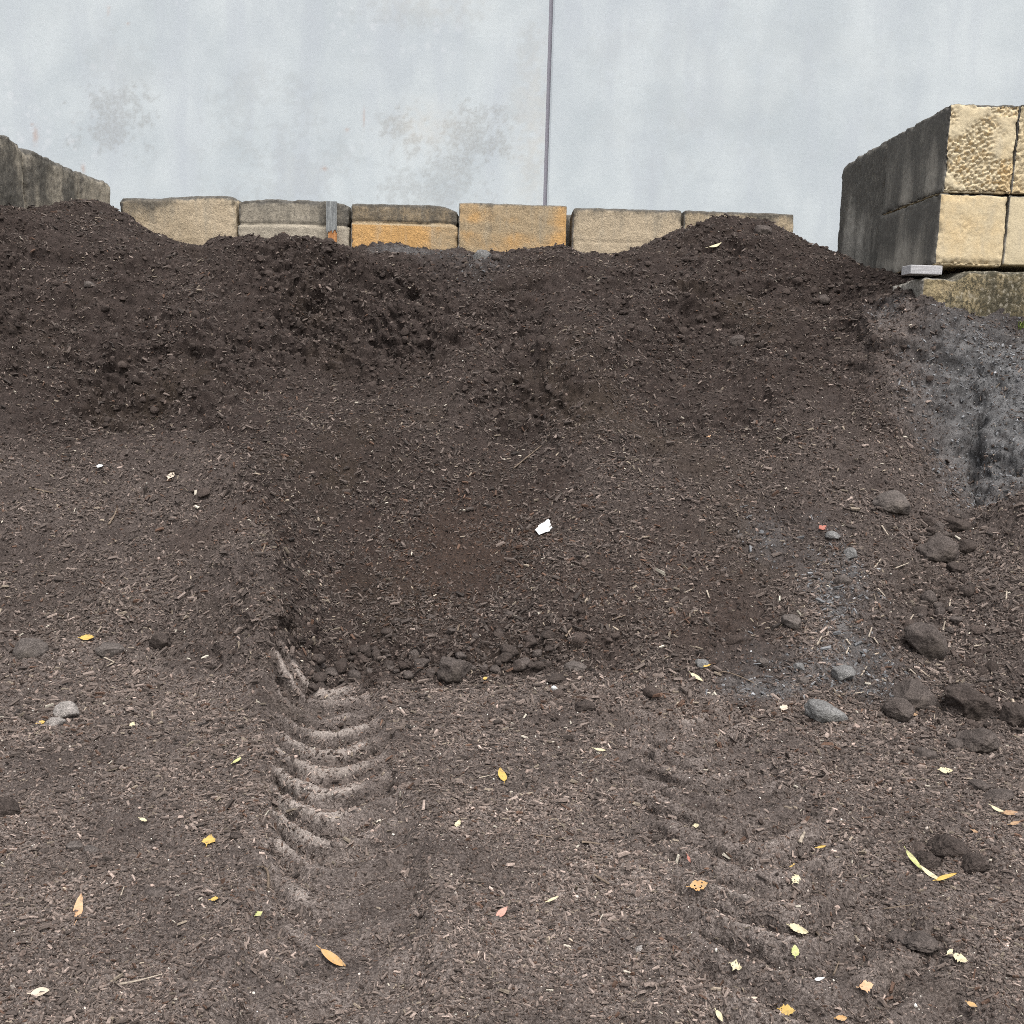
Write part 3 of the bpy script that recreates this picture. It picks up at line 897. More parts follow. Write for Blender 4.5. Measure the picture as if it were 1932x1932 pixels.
zt = [P(24, 254, 8.55)[2], P(95, 302, 9.45)[2], P(178, 337, 10.45)[2]]
concrete_block('dark lichen covered block cut by the left edge, with a pale streak at its corner', (LX - 0.6, 7.75, zt[0] - 0.95), (LX, 8.93, zt[0]), M_GREYC, 11, r=0.07, group=GL, rough=2.0, toplump=0.02,
               stain=lambda c: lstain(c) + 0.1 - 0.75 * sstep(0.93, 0.99, c['rel'][:, 1]) * (c['rel'][:, 2] < 0.75))
concrete_block('long sloping dark block in the middle of the left bay wall', (LX - 0.6, 8.97, zt[1] - 0.75), (LX, 10.02, zt[1]), M_GREYC, 12, r=0.05, group=GL, rough=2.0, toplump=0.022, stain=lstain)
concrete_block('streaked grey end block of the left bay wall beside the gap', (LX - 0.6, 10.05, zt[2] - 0.7), (LX + 0.01, 10.78, zt[2]), M_GREYC, 13, r=0.05, group=GL, rough=1.5, toplump=0.012,
               stain=lambda c: lstain(c) - 0.15)

# right hand stack
GR = 'stacked blocks of the right bay wall'
RY = 7.5
xr = P(1786, 280, RY)[0]
x2 = P(1917, 280, RY)[0]
z_top, z_mid, z_bot = P(1850, 196, RY)[2], P(1783, 364, RY)[2], P(1772, 500, RY)[2]


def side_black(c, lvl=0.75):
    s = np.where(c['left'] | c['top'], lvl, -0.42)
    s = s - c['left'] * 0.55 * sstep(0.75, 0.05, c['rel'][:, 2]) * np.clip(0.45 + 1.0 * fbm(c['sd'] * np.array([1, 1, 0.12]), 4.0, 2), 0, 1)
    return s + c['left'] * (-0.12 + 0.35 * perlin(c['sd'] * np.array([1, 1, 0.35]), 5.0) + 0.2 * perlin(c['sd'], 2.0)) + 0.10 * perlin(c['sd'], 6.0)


def honey_top(W, n, sd):
    rx, rz = (W[:, 0] - xr) / (x2 - xr), (W[:, 2] - z_mid) / (z_top - z_mid)
    m = sstep(-0.05, 0.15, 0.6 * fbm(sd, 4.0, 2, 3.0) + 0.38 - np.abs(rz - 0.50 + 0.18 * rx) * 1.05)
    m = np.maximum(m, sstep(0.10, 0.02, rz + 0.04 * perlin(sd, 9.0)))
    m = np.maximum(m, 0.8 * sstep(0.35, 0.6, fbm(sd, 5.0, 2, 33.0) + 0.75 * (rz > 0.86) * (rx > 0.6)))
    return m * (n[:, 1] < -0.5)


concrete_block('upper sandy block on the right with a rough pebbly honeycombed face and black side', (xr, RY, z_mid + 0.004), (x2, 8.74, z_top), M_SAND, 21, seg=0.0075, r=0.02, group=GR, honey=honey_top, erode=1.6, rough=0.7,
               stain=lambda c: side_black(c) + 0.28 * c['front'] * np.exp(-((c['rel'][:, 2] - 1.0) / 0.10) ** 2) - 0.25 * c['hm'] + 0.9 * c['hm'] * sstep(0.42, 0.7, c['f1']),
               tone=lambda c: 0.30 + 0.9 * (c['cell'] - 0.5) * c['hm'] + 0.6 * sstep(0.6, 0.9, c['rel'][:, 0]) * sstep(0.45, 0.25, c['rel'][:, 2]) + 0.2 * perlin(c['sd'], 3.0))
concrete_block('smooth yellow sandy block below the pebbly one, resting on a timber', (xr - 0.012, RY + 0.01, z_bot), (x2 - 0.008, 8.75, z_mid), M_SAND, 22, seg=0.011, r=0.018, rough=0.6, group=GR, erode=1.8,
               honey=lambda W, n, sd: 0.35 * sstep(0.1, 0.4, perlin(sd, 5.0)) * (n[:, 1] < -0.5) * np.exp(-((W[:, 0] - xr - 0.22) / 0.12) ** 2 - ((W[:, 2] - z_bot - 0.3) / 0.14) ** 2)
               + 0.9 * (n[:, 1] < -0.3) * sstep(0.05, 0.01, W[:, 2] - z_bot + 0.02 * perlin(sd, 9.0)),
               stain=lambda c: side_black(c, 0.68) + 0.5 * c['front'] * np.exp(-(c['rel'][:, 2] / 0.05) ** 2), tone=lambda c: 0.55 + 0.35 * perlin(c['sd'], 2.4))
concrete_block('sliver of pebbly block cut by the right edge, beside the honeycombed one', (x2 - 0.004, RY - 0.004, z_mid + 0.01), (x2 + 0.62, 8.74, z_top + 0.01), M_SAND, 23, r=0.012, rough=0.6, group=GR,
               honey=lambda W, n, sd: 0.9 * (n[:, 1] < -0.5) * sstep(0.2, 0.0, W[:, 0] - x2 - 0.1), seg=0.011,
               stain=lambda c: side_black(c, 0.7) + 0.35 * c['front'] * sstep(0.88, 1.0, c['rel'][:, 2]), tone=lambda c: 0.4 + 0.3 * perlin(c['sd'], 3.0))
concrete_block('pale yellow block at the right edge beside the smooth sandy one', (x2 - 0.011, RY + 0.008, z_bot + 0.01), (x2 + 0.60, 8.74, z_mid + 0.0), M_SAND, 24, r=0.012, rough=0.6, group=GR,
               stain=lambda c: side_black(c, 0.7), tone=lambda c: 0.1 + 0.1 * perlin(c['sd'], 3.0))
zb = (P(1597, 310, 9.95)[2] + P(1668, 264, 8.8)[2]) / 2
concrete_block('tall grey block with pale vertical streaks at the back of the right wall', (xr + 0.02, 8.77, zb - 1.22), (xr + 0.62, 9.97, zb), M_GREYC, 25, r=0.04, group=GR, rough=1.5, toplump=0.012,
               stain=lambda c: 0.10 + 0.85 * sstep(0.45, 0.95, c['rel'][:, 2]) + 0.55 * sstep(0.86, 0.97, 1 - c['rel'][:, 1]) + 0.8 * perlin(c['sd'] * np.array([1, 1, 0.1]), 4.5) * c['left'],
               tone=lambda c: 0.7 + 0.2 * perlin(c['sd'], 3.0))
LCY = 7.36
lx0 = P(1741, 530, LCY)[0]
lzt = P(1850, 510, LCY)[2]
concrete_block('mossy brown mottled block lying crosswise under the right hand stack', (lx0, LCY, lzt - 0.62), (lx0 + 1.5, LCY + 0.62, lzt), M_MOSSY, 26, r=0.045, group=GR, rough=1.8, erode=1.5, seg=0.013,
               top=lambda x: -0.065 * sstep(0.34, 0.22, x),
               stain=lambda c: 0.42 + 0.3 * perlin(c['sd'], 5.0) + 0.2 * perlin(c['sd'], 18.0) - 0.35 * sstep(0.18, 0.05, c['rel'][:, 0]) - 0.5 * c['left'],
               tone=lambda c: 0.5 + 0.4 * perlin(c['sd'], 4.0))


# ------------------------------------------------------------------ timber
def wood_material(name, a, b, axis='Z'):
    k = NT(name, 0.85, 0.2)
    sc = (40, 40, 1.5) if axis == 'Z' else (1.5, 40, 40)
    g = k.noise(1.6, 5, 0.7, k.coord('Object', sc), 0.2)
    f = k.noise(90, 3, 0.6, k.coord('Object'))
    col = k.mix(k.ramp(g, 0.3, 0.7), a, b)
    col = k.scale(col, k.ramp(f, 0.3, 0.7, 0.8, 1.2))
    return k.done(col, k.bump(g, 0.004, 0.8))


M_GREYWOOD = wood_material('weathered_timber', (0.13, 0.135, 0.135), (0.33, 0.34, 0.33))
M_ORWOOD = wood_material('fresh_orange_timber', (0.36, 0.15, 0.055), (0.58, 0.30, 0.13))
M_PALEWOOD = wood_material('silver_timber', (0.36, 0.35, 0.35), (0.52, 0.51, 0.51), 'X')


def board(name, w, d, z0, z1, mat, parent, seed, ragged_bottom=0.0, x0=0.0, y0=0.0, nx=9):
    """a split board with grain ridges on its faces and a ragged broken end"""
    r_ = np.random.default_rng(seed)
    prof = []
    for k in range(nx):
        prof.append((-w / 2 + w * k / (nx - 1), -d / 2 - 0.003 * r_.random()))
    for k in range(nx):
        prof.append((w / 2 - w * k / (nx - 1), d / 2 + 0.002 * r_.random()))
    n_ = len(prof)
    zs = np.linspace(z0, z1, 8)
    rag = r_.random(n_) * ragged_bottom
    rag[nx:] = rag[:nx][::-1]
    v = []
    for i, z in enumerate(zs):
        for j, (x, y) in enumerate(prof):
            v.append((x0 + x + 0.001 * r_.normal(), y0 + y + 0.0008 * r_.normal(), z + (rag[j] * (1 - i / 7) if ragged_bottom else 0)))
    q = [[i * n_ + j, i * n_ + (j + 1) % n_, (i + 1) * n_ + (j + 1) % n_, (i + 1) * n_ + j] for i in range(7) for j in range(n_)]
    top = 7 * n_
    q += [[top + j, top + j + 1, top + 2 * nx - 2 - j, top + 2 * nx - 1 - j] for j in range(nx - 1)]
    q += [[j + 1, j, 2 * nx - 1 - j, 2 * nx - 2 - j] for j in range(nx - 1)]
    return mesh_obj(name, np.array(v), quads=q, mat=mat, parent=parent, smooth=False)


sx = P(625.5, 410, BY - 0.06)
s_top, s_brk, s_low = P(625, 380, BY - 0.06)[2], P(626, 437, BY - 0.06)[2], P(628, 500, BY - 0.06)[2]
stake = empty('timber_stake', (sx[0], BY - 0.055, s_low - 0.2))
tag(stake, 'upright split timber stake, silver grey above and orange below, leaning on the grey cracked block', 'timber stake')
board('weathered_board', 0.106, 0.035, s_brk - s_low + 0.2 - 0.02, s_top - s_low + 0.2, M_GREYWOOD, stake, 5, 0.05)
board('orange_post', 0.082, 0.030, 0.0, s_brk - s_low + 0.2 + 0.02, M_ORWOOD, stake, 6, 0.0, 0.010, 0.006)

tp = P(1715, 523, LCY - 0.01)
tq = P(1778, 503, LCY - 0.01)
beam = mesh_obj('timber_spacer', np.zeros((0, 3)) if False else np.array([(0, 0, 0), (1, 0, 0), (1, 1, 0), (0, 1, 0), (0, 0, 1), (1, 0, 1), (1, 1, 1), (0, 1, 1)], float), quads=[[0, 3, 2, 1], [4, 5, 6, 7], [0, 1, 5, 4], [1, 2, 6, 5], [2, 3, 7, 6], [3, 0, 4, 7]], mat=M_PALEWOOD, smooth=False)
me = beam.data
S_ = np.array([tq[0] - tp[0], 0.16, 0.062])
co = np.empty(24, np.float32)
me.vertices.foreach_get('co', co)
me.vertices.foreach_set('co', (co.reshape(-1, 3) * S_).ravel().astype(np.float32))
bv = beam.modifiers.new('edges', 'BEVEL')
bv.width, bv.segments = 0.004, 2
beam.location = (tp[0] + 0.015, LCY + 0.012, lzt - 0.036)
beam.rotation_euler.z = math.radians(2)
tag(beam, 'silver grey timber offcut wedged under the right hand stack of blocks', 'timber')


import bmesh


def clod_mesh(seed, sub=4, rough=1.0, pointed=0.0):
    bm = bmesh.new()
    bmesh.ops.create_icosphere(bm, subdivisions=sub, radius=0.5)
    v = np.array([x.co[:] for x in bm.verts])
    f = np.array([[x.index for x in fc.verts] for fc in bm.faces])
    bm.free()
    n = v / np.linalg.norm(v, axis=1, keepdims=True)
    s = n + seed * 5.3
    d = 0.16 * perlin(s, 1.2) + rough * (0.10 * perlin(s, 2.6) + 0.06 * (0.5 - np.abs(perlin(s, 5.0)) * 1.6) + 0.045 * perlin(s, 10.0) + 0.03 * perlin(s, 20.0))
    r_ = np.random.default_rng(int(seed * 100) % 99991)
    for _ in range(9):                                        # broken faces
        pn = r_.normal(size=3)
        pn /= np.linalg.norm(pn)
        o_ = r_.uniform(0.30, 0.44)
        h_ = v @ pn
        v = v - np.outer(np.clip(h_ - o_, 0, None) * 0.88, pn)
    v = v * (1 + 0.75 * d)[:, None]
    if pointed:
        v[:, 0] += pointed * np.clip(v[:, 0], 0, 1) ** 2
        v[:, 2] *= 1 - 0.9 * pointed * np.clip(v[:, 0], 0, 1)
    v[:, 2] = np.where(v[:, 2] < -0.3, -0.3 + (v[:, 2] + 0.3) * 0.3, v[:, 2])
    return v, f



# ------------------------------------------------------------------ loose ground cover: chips, crumbs, grit
def frames(nrm, tilt, n):
    """random frames standing on the surface normals"""
    nn = nrm + rng.normal(size=(n, 3)) * tilt[:, None]
    nn /= np.linalg.norm(nn, axis=1, keepdims=True)
    t = rng.normal(size=(n, 3))
    t[:, 1] *= 0.7
    t -= nn * (t * nn).sum(1, keepdims=True)
    t /= np.linalg.norm(t, axis=1, keepdims=True)
    return np.stack([t, np.cross(nn, t), nn], 1)               # rows: axes


TP = TER
visible_y = GY.ravel()
w_all = None


def pick(n, weight):
    """surface points drawn from the terrain grid"""
    c = np.cumsum(np.clip(np.nan_to_num(weight), 0, None).astype(float))
    k = np.searchsorted(c, rng.random(n) * c[-1])
    k = np.clip(k, 0, len(weight) - 1)
    i, j = k // NC, k % NC
    i2, j2 = np.clip(i + 1, 0, NR - 1), np.clip(j + 1, 0, NC - 1)
    a, b = rng.random(n)[:, None], rng.random(n)[:, None]
    p = TP[i, j] * (1 - a) * (1 - b) + TP[i2, j] * a * (1 - b) + TP[i, j2] * (1 - a) * b + TP[i2, j2] * a * b
    return p, NRM[i, j], k


inx = (np.abs(GX) < 0.53 * GY + 0.35).ravel() & (GY < 11.0).ravel() & ~((GX > xr + 0.02) & (GY > LCY)).ravel()
cellarea = (np.gradient(GY, axis=0) * np.gradient(GX, axis=1)).ravel()
screenw = inx * cellarea / np.maximum(visible_y, 2.0) ** 1.75
patch = np.clip(0.75 + 0.9 * J1 + 0.6 * J2, 0.12, 2.0).ravel()

CHIP = np.array([(-.5, -.36, -.3), (.5, -.25, -.3), (.5, .3, -.3), (-.5, .42, -.3), (-.46, -.28, .5), (.44, -.18, .5), (.40, .22, .5), (-.42, .3, .5)])
CHIPQ = np.array([[0, 3, 2, 1], [4, 5, 6, 7], [0, 1, 5, 4], [1, 2, 6, 5], [2, 3, 7, 6], [3, 0, 4, 7]])
OCT = np.array([(1, 0, 0), (-1, 0, 0), (0, 1, 0), (0, -1, 0), (0, 0, 1), (0, 0, -1)], float) * 0.5
OCTT = np.array([[0, 2, 4], [2, 1, 4], [1, 3, 4], [3, 0, 4], [2, 0, 5], [1, 2, 5], [3, 1, 5], [0, 3, 5]])
_t = (1 + 5 ** 0.5) / 2
ICO = np.array([(-1, _t, 0), (1, _t, 0), (-1, -_t, 0), (1, -_t, 0), (0, -1, _t), (0, 1, _t), (0, -1, -_t), (0, 1, -_t), (_t, 0, -1), (_t, 0, 1), (-_t, 0, -1), (-_t, 0, 1)])
ICO /= np.linalg.norm(ICO[0]) * 2
ICOT = np.array([[0, 11, 5], [0, 5, 1], [0, 1, 7], [0, 7, 10], [0, 10, 11], [1, 5, 9], [5, 11, 4], [11, 10, 2], [10, 7, 6], [7, 1, 8], [3, 9, 4], [3, 4, 2], [3, 2, 6], [3, 6, 8], [3, 8, 9], [4, 9, 5], [2, 4, 11], [6, 2, 10], [8, 6, 7], [9, 8, 1]])


def scatter(name, n, weight, tmpl, faces, size, tilt, lift, colors, mat, label, jitter=0.12, tri=False):
    p, nr, k = pick(n, weight)
    F = frames(nr, tilt, n)
    size = size * (0.58 + 0.46 * sstep(2.2, 5.0, p[:, 1]))[:, None]
    T = tmpl[None] * (1 + jitter * rng.normal(size=(n, len(tmpl), 3))) * size[:, None, :]
    V = np.einsum('nki,nij->nkj', T, F) + p[:, None, :] + nr[:, None, :] * (lift * size[:, 2])[:, None, None]
    Fc = (faces[None] + (np.arange(n) * len(tmpl))[:, None, None]).reshape(-1, faces.shape[1])
    c = np.repeat(colors(n, k, p), len(tmpl), 0)
    kw = dict(tris=Fc) if tri else dict(quads=Fc)
    o = mesh_obj(name, V.reshape(-1, 3), mat=mat, smooth=False, colors=c, **kw)
    return tag(o, label, None, None, 'stuff')


A_dry, A_grey, A_rust = ATTR['dry'], ATTR['grey'], ATTR['rust']


def chip_col(n, k, p):
    u = rng.random(n)
    base = np.array([0.074, 0.058, 0.049])[None] * rng.lognormal(0, 0.46, n)[:, None]
    base = base * (1 + np.clip(A_dry[k], 0, 1)[:, None] * 1.15)
    tan = np.array([0.19, 0.155, 0.118])[None] * rng.lognormal(0, 0.3, n)[:, None]
    base = np.where((u > 0.955)[:, None], tan, base)
    red = np.array([0.085, 0.05, 0.034])[None] * rng.lognormal(0, 0.25, n)[:, None]
    base = np.where((rng.random(n) < 0.05 + 0.35 * A_rust[k])[:, None], red, base)
    g = np.array([0.14, 0.14, 0.142])[None] * rng.lognormal(0, 0.35, n)[:, None]
    base = np.where((rng.random(n) < 0.6 * A_grey[k])[:, None], g, base)
    pale = np.array([0.42, 0.38, 0.31])[None] * rng.lognormal(0, 0.2, n)[:, None]
    return np.where((rng.random(n) < 0.0045)[:, None], pale, base)


def crumb_col(n, k, p):
    base = np.array([0.058, 0.044, 0.037])[None] * rng.lognormal(0, 0.5, n)[:, None]
    base = base * (1 + 1.2 * np.clip(A_dry[k], 0, 1)[:, None])
    g = np.array([0.125, 0.125, 0.127])[None] * rng.lognormal(0, 0.3, n)[:, None]
    return np.where((rng.random(n) < 0.8 * A_grey[k])[:, None], g, base)


def lump_col(n, k, p):
    base = np.array([0.050, 0.0385, 0.033])[None] * rng.lognormal(0, 0.16, n)[:, None]
    return base * (1 + 0.6 * np.clip(A_dry[k], 0, 1) + 0.9 * np.clip(A_grey[k], 0, 1))[:, None]


def grit_col(n, k, p):
    base = np.array([0.22, 0.19, 0.165])[None] * rng.lognormal(0, 0.45, n)[:, None]
    return np.where((rng.random(n) < 0.12)[:, None], np.array([[0.60, 0.57, 0.50]]), np.clip(base, 0, 0.7))


N1 = 330000
ln = np.clip(rng.lognormal(math.log(0.0145), 0.48, N1), 0.006, 0.060)
ln *= 0.88
sz = np.stack([ln, ln * rng.uniform(0.20, 0.62, N1), ln * rng.uniform(0.12, 0.32, N1)], 1)
lot = (1 - 0.45 * np.clip(GREY.ravel(), 0, 1)) * (1 - 0.75 * np.clip(TRACK.ravel(), 0, 1))
scatter('bark_chips', N1, screenw * patch * lot, CHIP, CHIPQ, sz, rng.uniform(0.05, 0.55, N1), rng.uniform(0.2, 1.5, N1), chip_col, M_CHIP, 'small brown bark chips and wood shards strewn over the soil')
N2 = 125000
s0 = np.clip(rng.lognormal(math.log(0.0095), 0.45, N2), 0.004, 0.028)
sz = s0[:, None] * rng.uniform(0.55, 1.2, (N2, 3)) * np.array([1.15, 1.15, 0.7])
scatter('soil_crumbs', N2, screenw * np.clip(patch[::-1] * 0 + 0.5 + 1.6 * loose + 0.4 * patch - 0.5 * TRACK.ravel(), 0.1, 3), ICO, ICOT, sz, np.full(N2, 0.8), rng.uniform(-0.1, 0.3, N2), crumb_col, M_CRUMB,
        'fine dark crumbs of loose soil covering the pile and yard', 0.16, True)
NL = 7000
LV, LF = clod_mesh(3.3, 2, 1.8)
s0 = np.clip(rng.lognormal(math.log(0.026), 0.45, NL), 0.012, 0.085)
sz = s0[:, None] * rng.uniform(0.7, 1.25, (NL, 3)) * np.array([1.1, 1.1, 0.75])
scatter('soil_lumps', NL, screenw * np.clip((upper * clump * rough) ** 2 * 1.2 + 0.9 * loose - 0.02 - 0.3 * bankm, 0.002, 3), LV, LF, sz, np.full(NL, 0.5), rng.uniform(-0.35, 0.15, NL), lump_col, M_CRUMB,
        'rough lumps of dark soil broken from the upper face of the pile', 0.05, True)
N3 = 11000
s0 = np.clip(rng.lognormal(math.log(0.0052), 0.42, N3), 0.0025, 0.016)
sz = s0[:, None] * rng.uniform(0.6, 1.3, (N3, 3))
scatter('pale_grit', N3, screenw * (0.4 + 1.6 * near.ravel() + 0.8 * A_grey + 0.7 * (GX > 1.6).ravel()), ICO, ICOT, sz, np.full(N3, 0.6), rng.uniform(0.0, 0.4, N3), grit_col, M_CRUMB,
        'tiny pale pebbles and grit scattered over the ground', 0.12, True)

# ------------------------------------------------------------------ clods and stones (each its own object)
M_CLOD = {
    'dark': soil_material('clod_dark', False, (0.068, 0.054, 0.047)),
    'brown': soil_material('clod_brown', False, (0.098, 0.081, 0.072)),
    'mid': soil_material('clod_mid', False, (0.125, 0.107, 0.096)),
    'grey': soil_material('clod_grey', False, (0.190, 0.185, 0.178)),
    'pale': soil_material('clod_pale', False, (0.300, 0.272, 0.250)),
}


def clod(u, v, w, h, kind, label, name='soil_clod', cat='soil clod', sub=4, rough=1.0, rot=None, deep=1.6, pointed=0.0, group=None, seed=None, sink=0.34, tiltx=0.0):
    """w, h: its size in the photograph; rests partly sunk in the soil at its lower edge"""
    pos, nr = at(u, v + h * 0.30)
    k = pos[1] / FPX * math.hypot(1, 0.0)
    W_, H_ = w * k, h * k
    sd = seed if seed is not None else (u * 0.37 + v * 0.11)
    vt, f = clod_mesh(sd, sub, rough, pointed)
    H3 = min(H_ * 1.15, W_ * 0.85)
    vt = vt * np.array([W_, W_ * min(0.95, deep * 0.5), H3])
    a = rng.uniform(-0.3, 0.3) if rot is None else rot
    ca, sa = math.cos(a), math.sin(a)
    vt = vt @ np.array([[ca, 0, sa], [0, 1, 0], [-sa, 0, ca]]).T @ np.eye(3)
    o = mesh_obj(name, vt, tris=f, mat=M_CLOD[kind])
    up = np.array([0, 0, 1.0]) * 0.6 + nr * 0.4
    o.location = pos + up * H3 * (0.5 - sink)
    return tag(o, label, cat, group)


clod(857, 1257, 82, 50, 'brown', 'large rounded brown clod at the middle of the pile toe', sub=5, rot=-0.05)
clod(1556, 1336, 78, 48, 'grey', 'light grey rock tapering to a point on its right side', 'rock', 'rock', 5, 0.9, rot=0.22, pointed=0.45)
clod(1722, 1308, 92, 62, 'brown', 'big rounded brown clod left of the black slab clod', sub=5, rot=0.15)
clod(1695, 1334, 58, 42, 'brown', 'smaller brown clod tucked in front of the big rounded one', sub=5)
clod(1822, 1322, 112, 66, 'dark', 'largest black slab-like clod tilted down to the right', sub=5, rough=1.4, rot=0.38)
clod(1912, 1345, 70, 62, 'dark', 'black broken clod at the right edge beside the slab clod', sub=5, rough=1.4, rot=0.3)
clod(1845, 1390, 88, 46, 'brown', 'flat rough brown clod just below the black slab clod', sub=5, rough=1.4)
clod(1800, 1402, 38, 24, 'brown', 'small clod at the left end of the flat rough clod')
clod(1747, 1420, 46, 28, 'brown', 'lone egg shaped clod below and left of the flat rough clod')
clod(1683, 944, 72, 42, 'mid', 'oval brown clod sitting high on the right slope', sub=5, rot=0.18)
clod(1770, 1035, 78, 58, 'brown', 'round clod with a black underside in the right hollow', sub=5, rough=1.2)
clod(1826, 1024, 36, 42, 'dark', 'dark lump touching the round clod on its right')
clod(1800, 988, 62, 30, 'dark', 'dark crumbly lump above the round clod in the right hollow', rough=1.5)
clod(1768, 992, 30, 24, 'brown', 'small brown lump above the round clod')
clod(1806, 1070, 40, 24, 'dark', 'crumbly dark lump below the round clod', rough=1.6)
clod(1745, 1203, 92, 64, 'brown', 'long diagonal brown clod lying on the right slope', sub=5, rot=0.75)
clod(1603, 1037, 30, 36, 'grey', 'small grey cone shaped stone standing on the right slope', 'stone', 'stone', rough=0.8)
clod(1570, 1010, 30, 16, 'grey', 'flat grey pebble beside the red scrap on the right slope', 'stone', 'stone', rough=0.6)
clod(1590, 1266, 48, 34, 'grey', 'speckled grey stone above the pointed rock', 'stone', 'stone', rough=0.9)
clod(1440, 1247, 24, 24, 'mid', 'round greyish clod midway along the right toe')
clod(1508, 1258, 24, 16, 'grey', 'small grey stone between two clods on the right toe', 'stone', 'stone')
clod(1516, 1280, 26, 24, 'mid', 'small round clod above left of the pointed rock')
clod(1325, 1251, 30, 20, 'grey', 'grey pebble with a yellow leaf stuck under it', 'stone', 'stone')
clod(1590, 1090, 34, 34, 'mid', 'rounded clod half buried below the cone shaped stone', sink=0.4)
clod(1495, 1168, 48, 28, 'mid', 'flat half buried clod left of the pale dust patch', sink=0.42, rot=0.4)
clod(1560, 1085, 26, 18, 'mid', 'small half buried clod beside the rounded one below the cone stone', sink=0.4)
clod(125, 1338, 48, 33, 'pale', 'larger pale dusty lump on the left foreground ground')
clod(103, 1362, 42, 22, 'pale', 'smaller pale dusty lump in front of the larger pale one')
clod(210, 1221, 58, 28, 'mid', 'grey brown stone half buried beside the yellow torn leaf', 'stone', 'stone', sink=0.36, rough=0.7)
clod(60, 1216, 66, 46, 'mid', 'broad half buried grey brown clod near the left edge', sink=0.42, rough=0.8)
clod(305, 1208, 46, 30, 'dark', 'dark crumbly clod on the left slope', rough=1.4, sink=0.36)
clod(1393, 642, 34, 26, 'brown', 'rounded clod bulging from the upper right slope', sink=0.4)
clod(1552, 562, 28, 20, 'brown', 'lighter clod embedded high on the right shoulder of the pile', sink=0.4)
clod(168, 537, 26, 14, 'mid', 'small smooth stone on the upper left slope', 'stone', 'stone', rough=0.4)
clod(1440, 432, 34, 22, 'brown', 'rounded clod just under the right peak', sink=0.38)
clod(908, 478, 34, 44, 'grey', 'grey lump standing on the crest against the orange blocks', rough=1.2)
clod(936, 482, 18, 22, 'brown', 'small brown lump beside the grey one on the crest')
clod(1790, 1600, 84, 50, 'dark', 'fluffy dark clump beside the long pale leaves', sub=5, rough=1.7, sink=0.34)
clod(1838, 1628, 62, 42, 'dark', 'dark clump right of the fluffy one', sub=5, rough=1.7, sink=0.34)
clod(1745, 1622, 60, 44, 'dark', 'dark clump left of the fluffy one, above the leaves', sub=5, rough=1.7, sink=0.34)
clod(1742, 1772, 84, 28, 'brown', 'flattened crumbly lump at the lower right', sub=5, rough=1.7, sink=0.36)
clod(1692, 1762, 40, 20, 'brown', 'small crumbly lump beside the flattened one', rough=1.6)
clod(298, 1681, 56, 24, 'brown', 'low dark clod on the lower left ground', rough=1.3, sink=0.36)
clod(10, 1520, 62, 50, 'dark', 'dark broken clod cut by the left edge', sub=5, rough=1.5)
clod(140, 1593, 34, 20, 'mid', 'left of two flat tan clods on the lower left ground', sink=0.38, rough=0.7)
clod(172, 1602, 34, 20, 'mid', 'right of two flat tan clods on the lower left ground', sink=0.34, rough=0.7)
clod(1085, 1255, 46, 24, 'mid', 'grey brown clod at the right end of the pile toe')
clod(985, 1251, 34, 26, 'brown', 'round brown clod right of the large toe clod')
clod(935, 1262, 26, 18, 'brown', 'small clod between the large and the round toe clods')
clod(1050, 1278, 46, 18, 'dark', 'flat dark lump above the white shell', rough=1.5)
clod(1105, 1332, 44, 20, 'dark', 'dark crumbly lump on the yard right of the white shell', rough=1.6, sink=0.34)
clod(1268, 1772, 28, 16, 'dark', 'small dark lump low on the yard between the tracks', rough=1.4)
clod(445, 1577, 26, 12, 'dark', 'thin dark lump near the torn yellow leaf', rough=1.4)
clod(932, 1732, 24, 14, 'mid', 'brown pebble touching the pink leaf', 'stone', 'stone', rough=0.5)
clod(1395, 1010, 18, 12, 'mid', 'small stone on the right of the white paper scrap', 'stone', 'stone')
clod(1205, 1790, 22, 16, 'pale', 'pale stone low on the yard', 'stone', 'stone', rough=0.6)
clod(1885, 1500, 60, 24, 'brown', 'flat brown clod near the right edge above the curled tan leaf', rough=1.3, sink=0.36)
clod(1850, 1480, 44, 22, 'brown', 'crumbly clod beside the pale yellow leaf at right', rough=1.3, sink=0.36)

# crumbs heaped along the toe of the scoop and in the right hollow: nothing tells them apart
GC = 'loose lumps at the foot of the pile'
for q_ in range(130):
    t = rng.random()
    u = 585 + 470 * t + rng.normal() * 14
    edge = 1300 - 45 * t
    v = edge - abs(rng.normal()) * (26 + 40 * math.sin(math.pi * t)) - 2
    w = float(np.clip(rng.lognormal(math.log(15), 0.4), 8, 30))
    clod(u, v, w, w * rng.uniform(0.6, 0.85), 'dark' if rng.random() < 0.75 else 'brown', 'small loose lump of dark soil along the toe of the pile', sub=3, rough=2.0, group=GC, seed=q_ * 1.7)
GC = 'loose lumps in the right hollow'
for q_ in range(46):
    if q_ < 24:
        u, v = 1770 + rng.normal() * 28, 1155 + rng.normal() * 26
    elif q_ < 36:
        u, v = 1755 + rng.normal() * 26, 1000 + rng.normal() * 14
    else:
        u, v = 1860 + rng.normal() * 40, 1290 + rng.normal() * 12
    w = float(np.clip(rng.lognormal(math.log(17), 0.4), 9, 34))
    clod(u, v, w, w * rng.uniform(0.65, 0.9), 'brown' if rng.random() < 0.7 else 'dark', 'small loose lump of soil tumbled on the right hand slope', sub=3, rough=1.8, group=GC, seed=100 + q_ * 1.3)


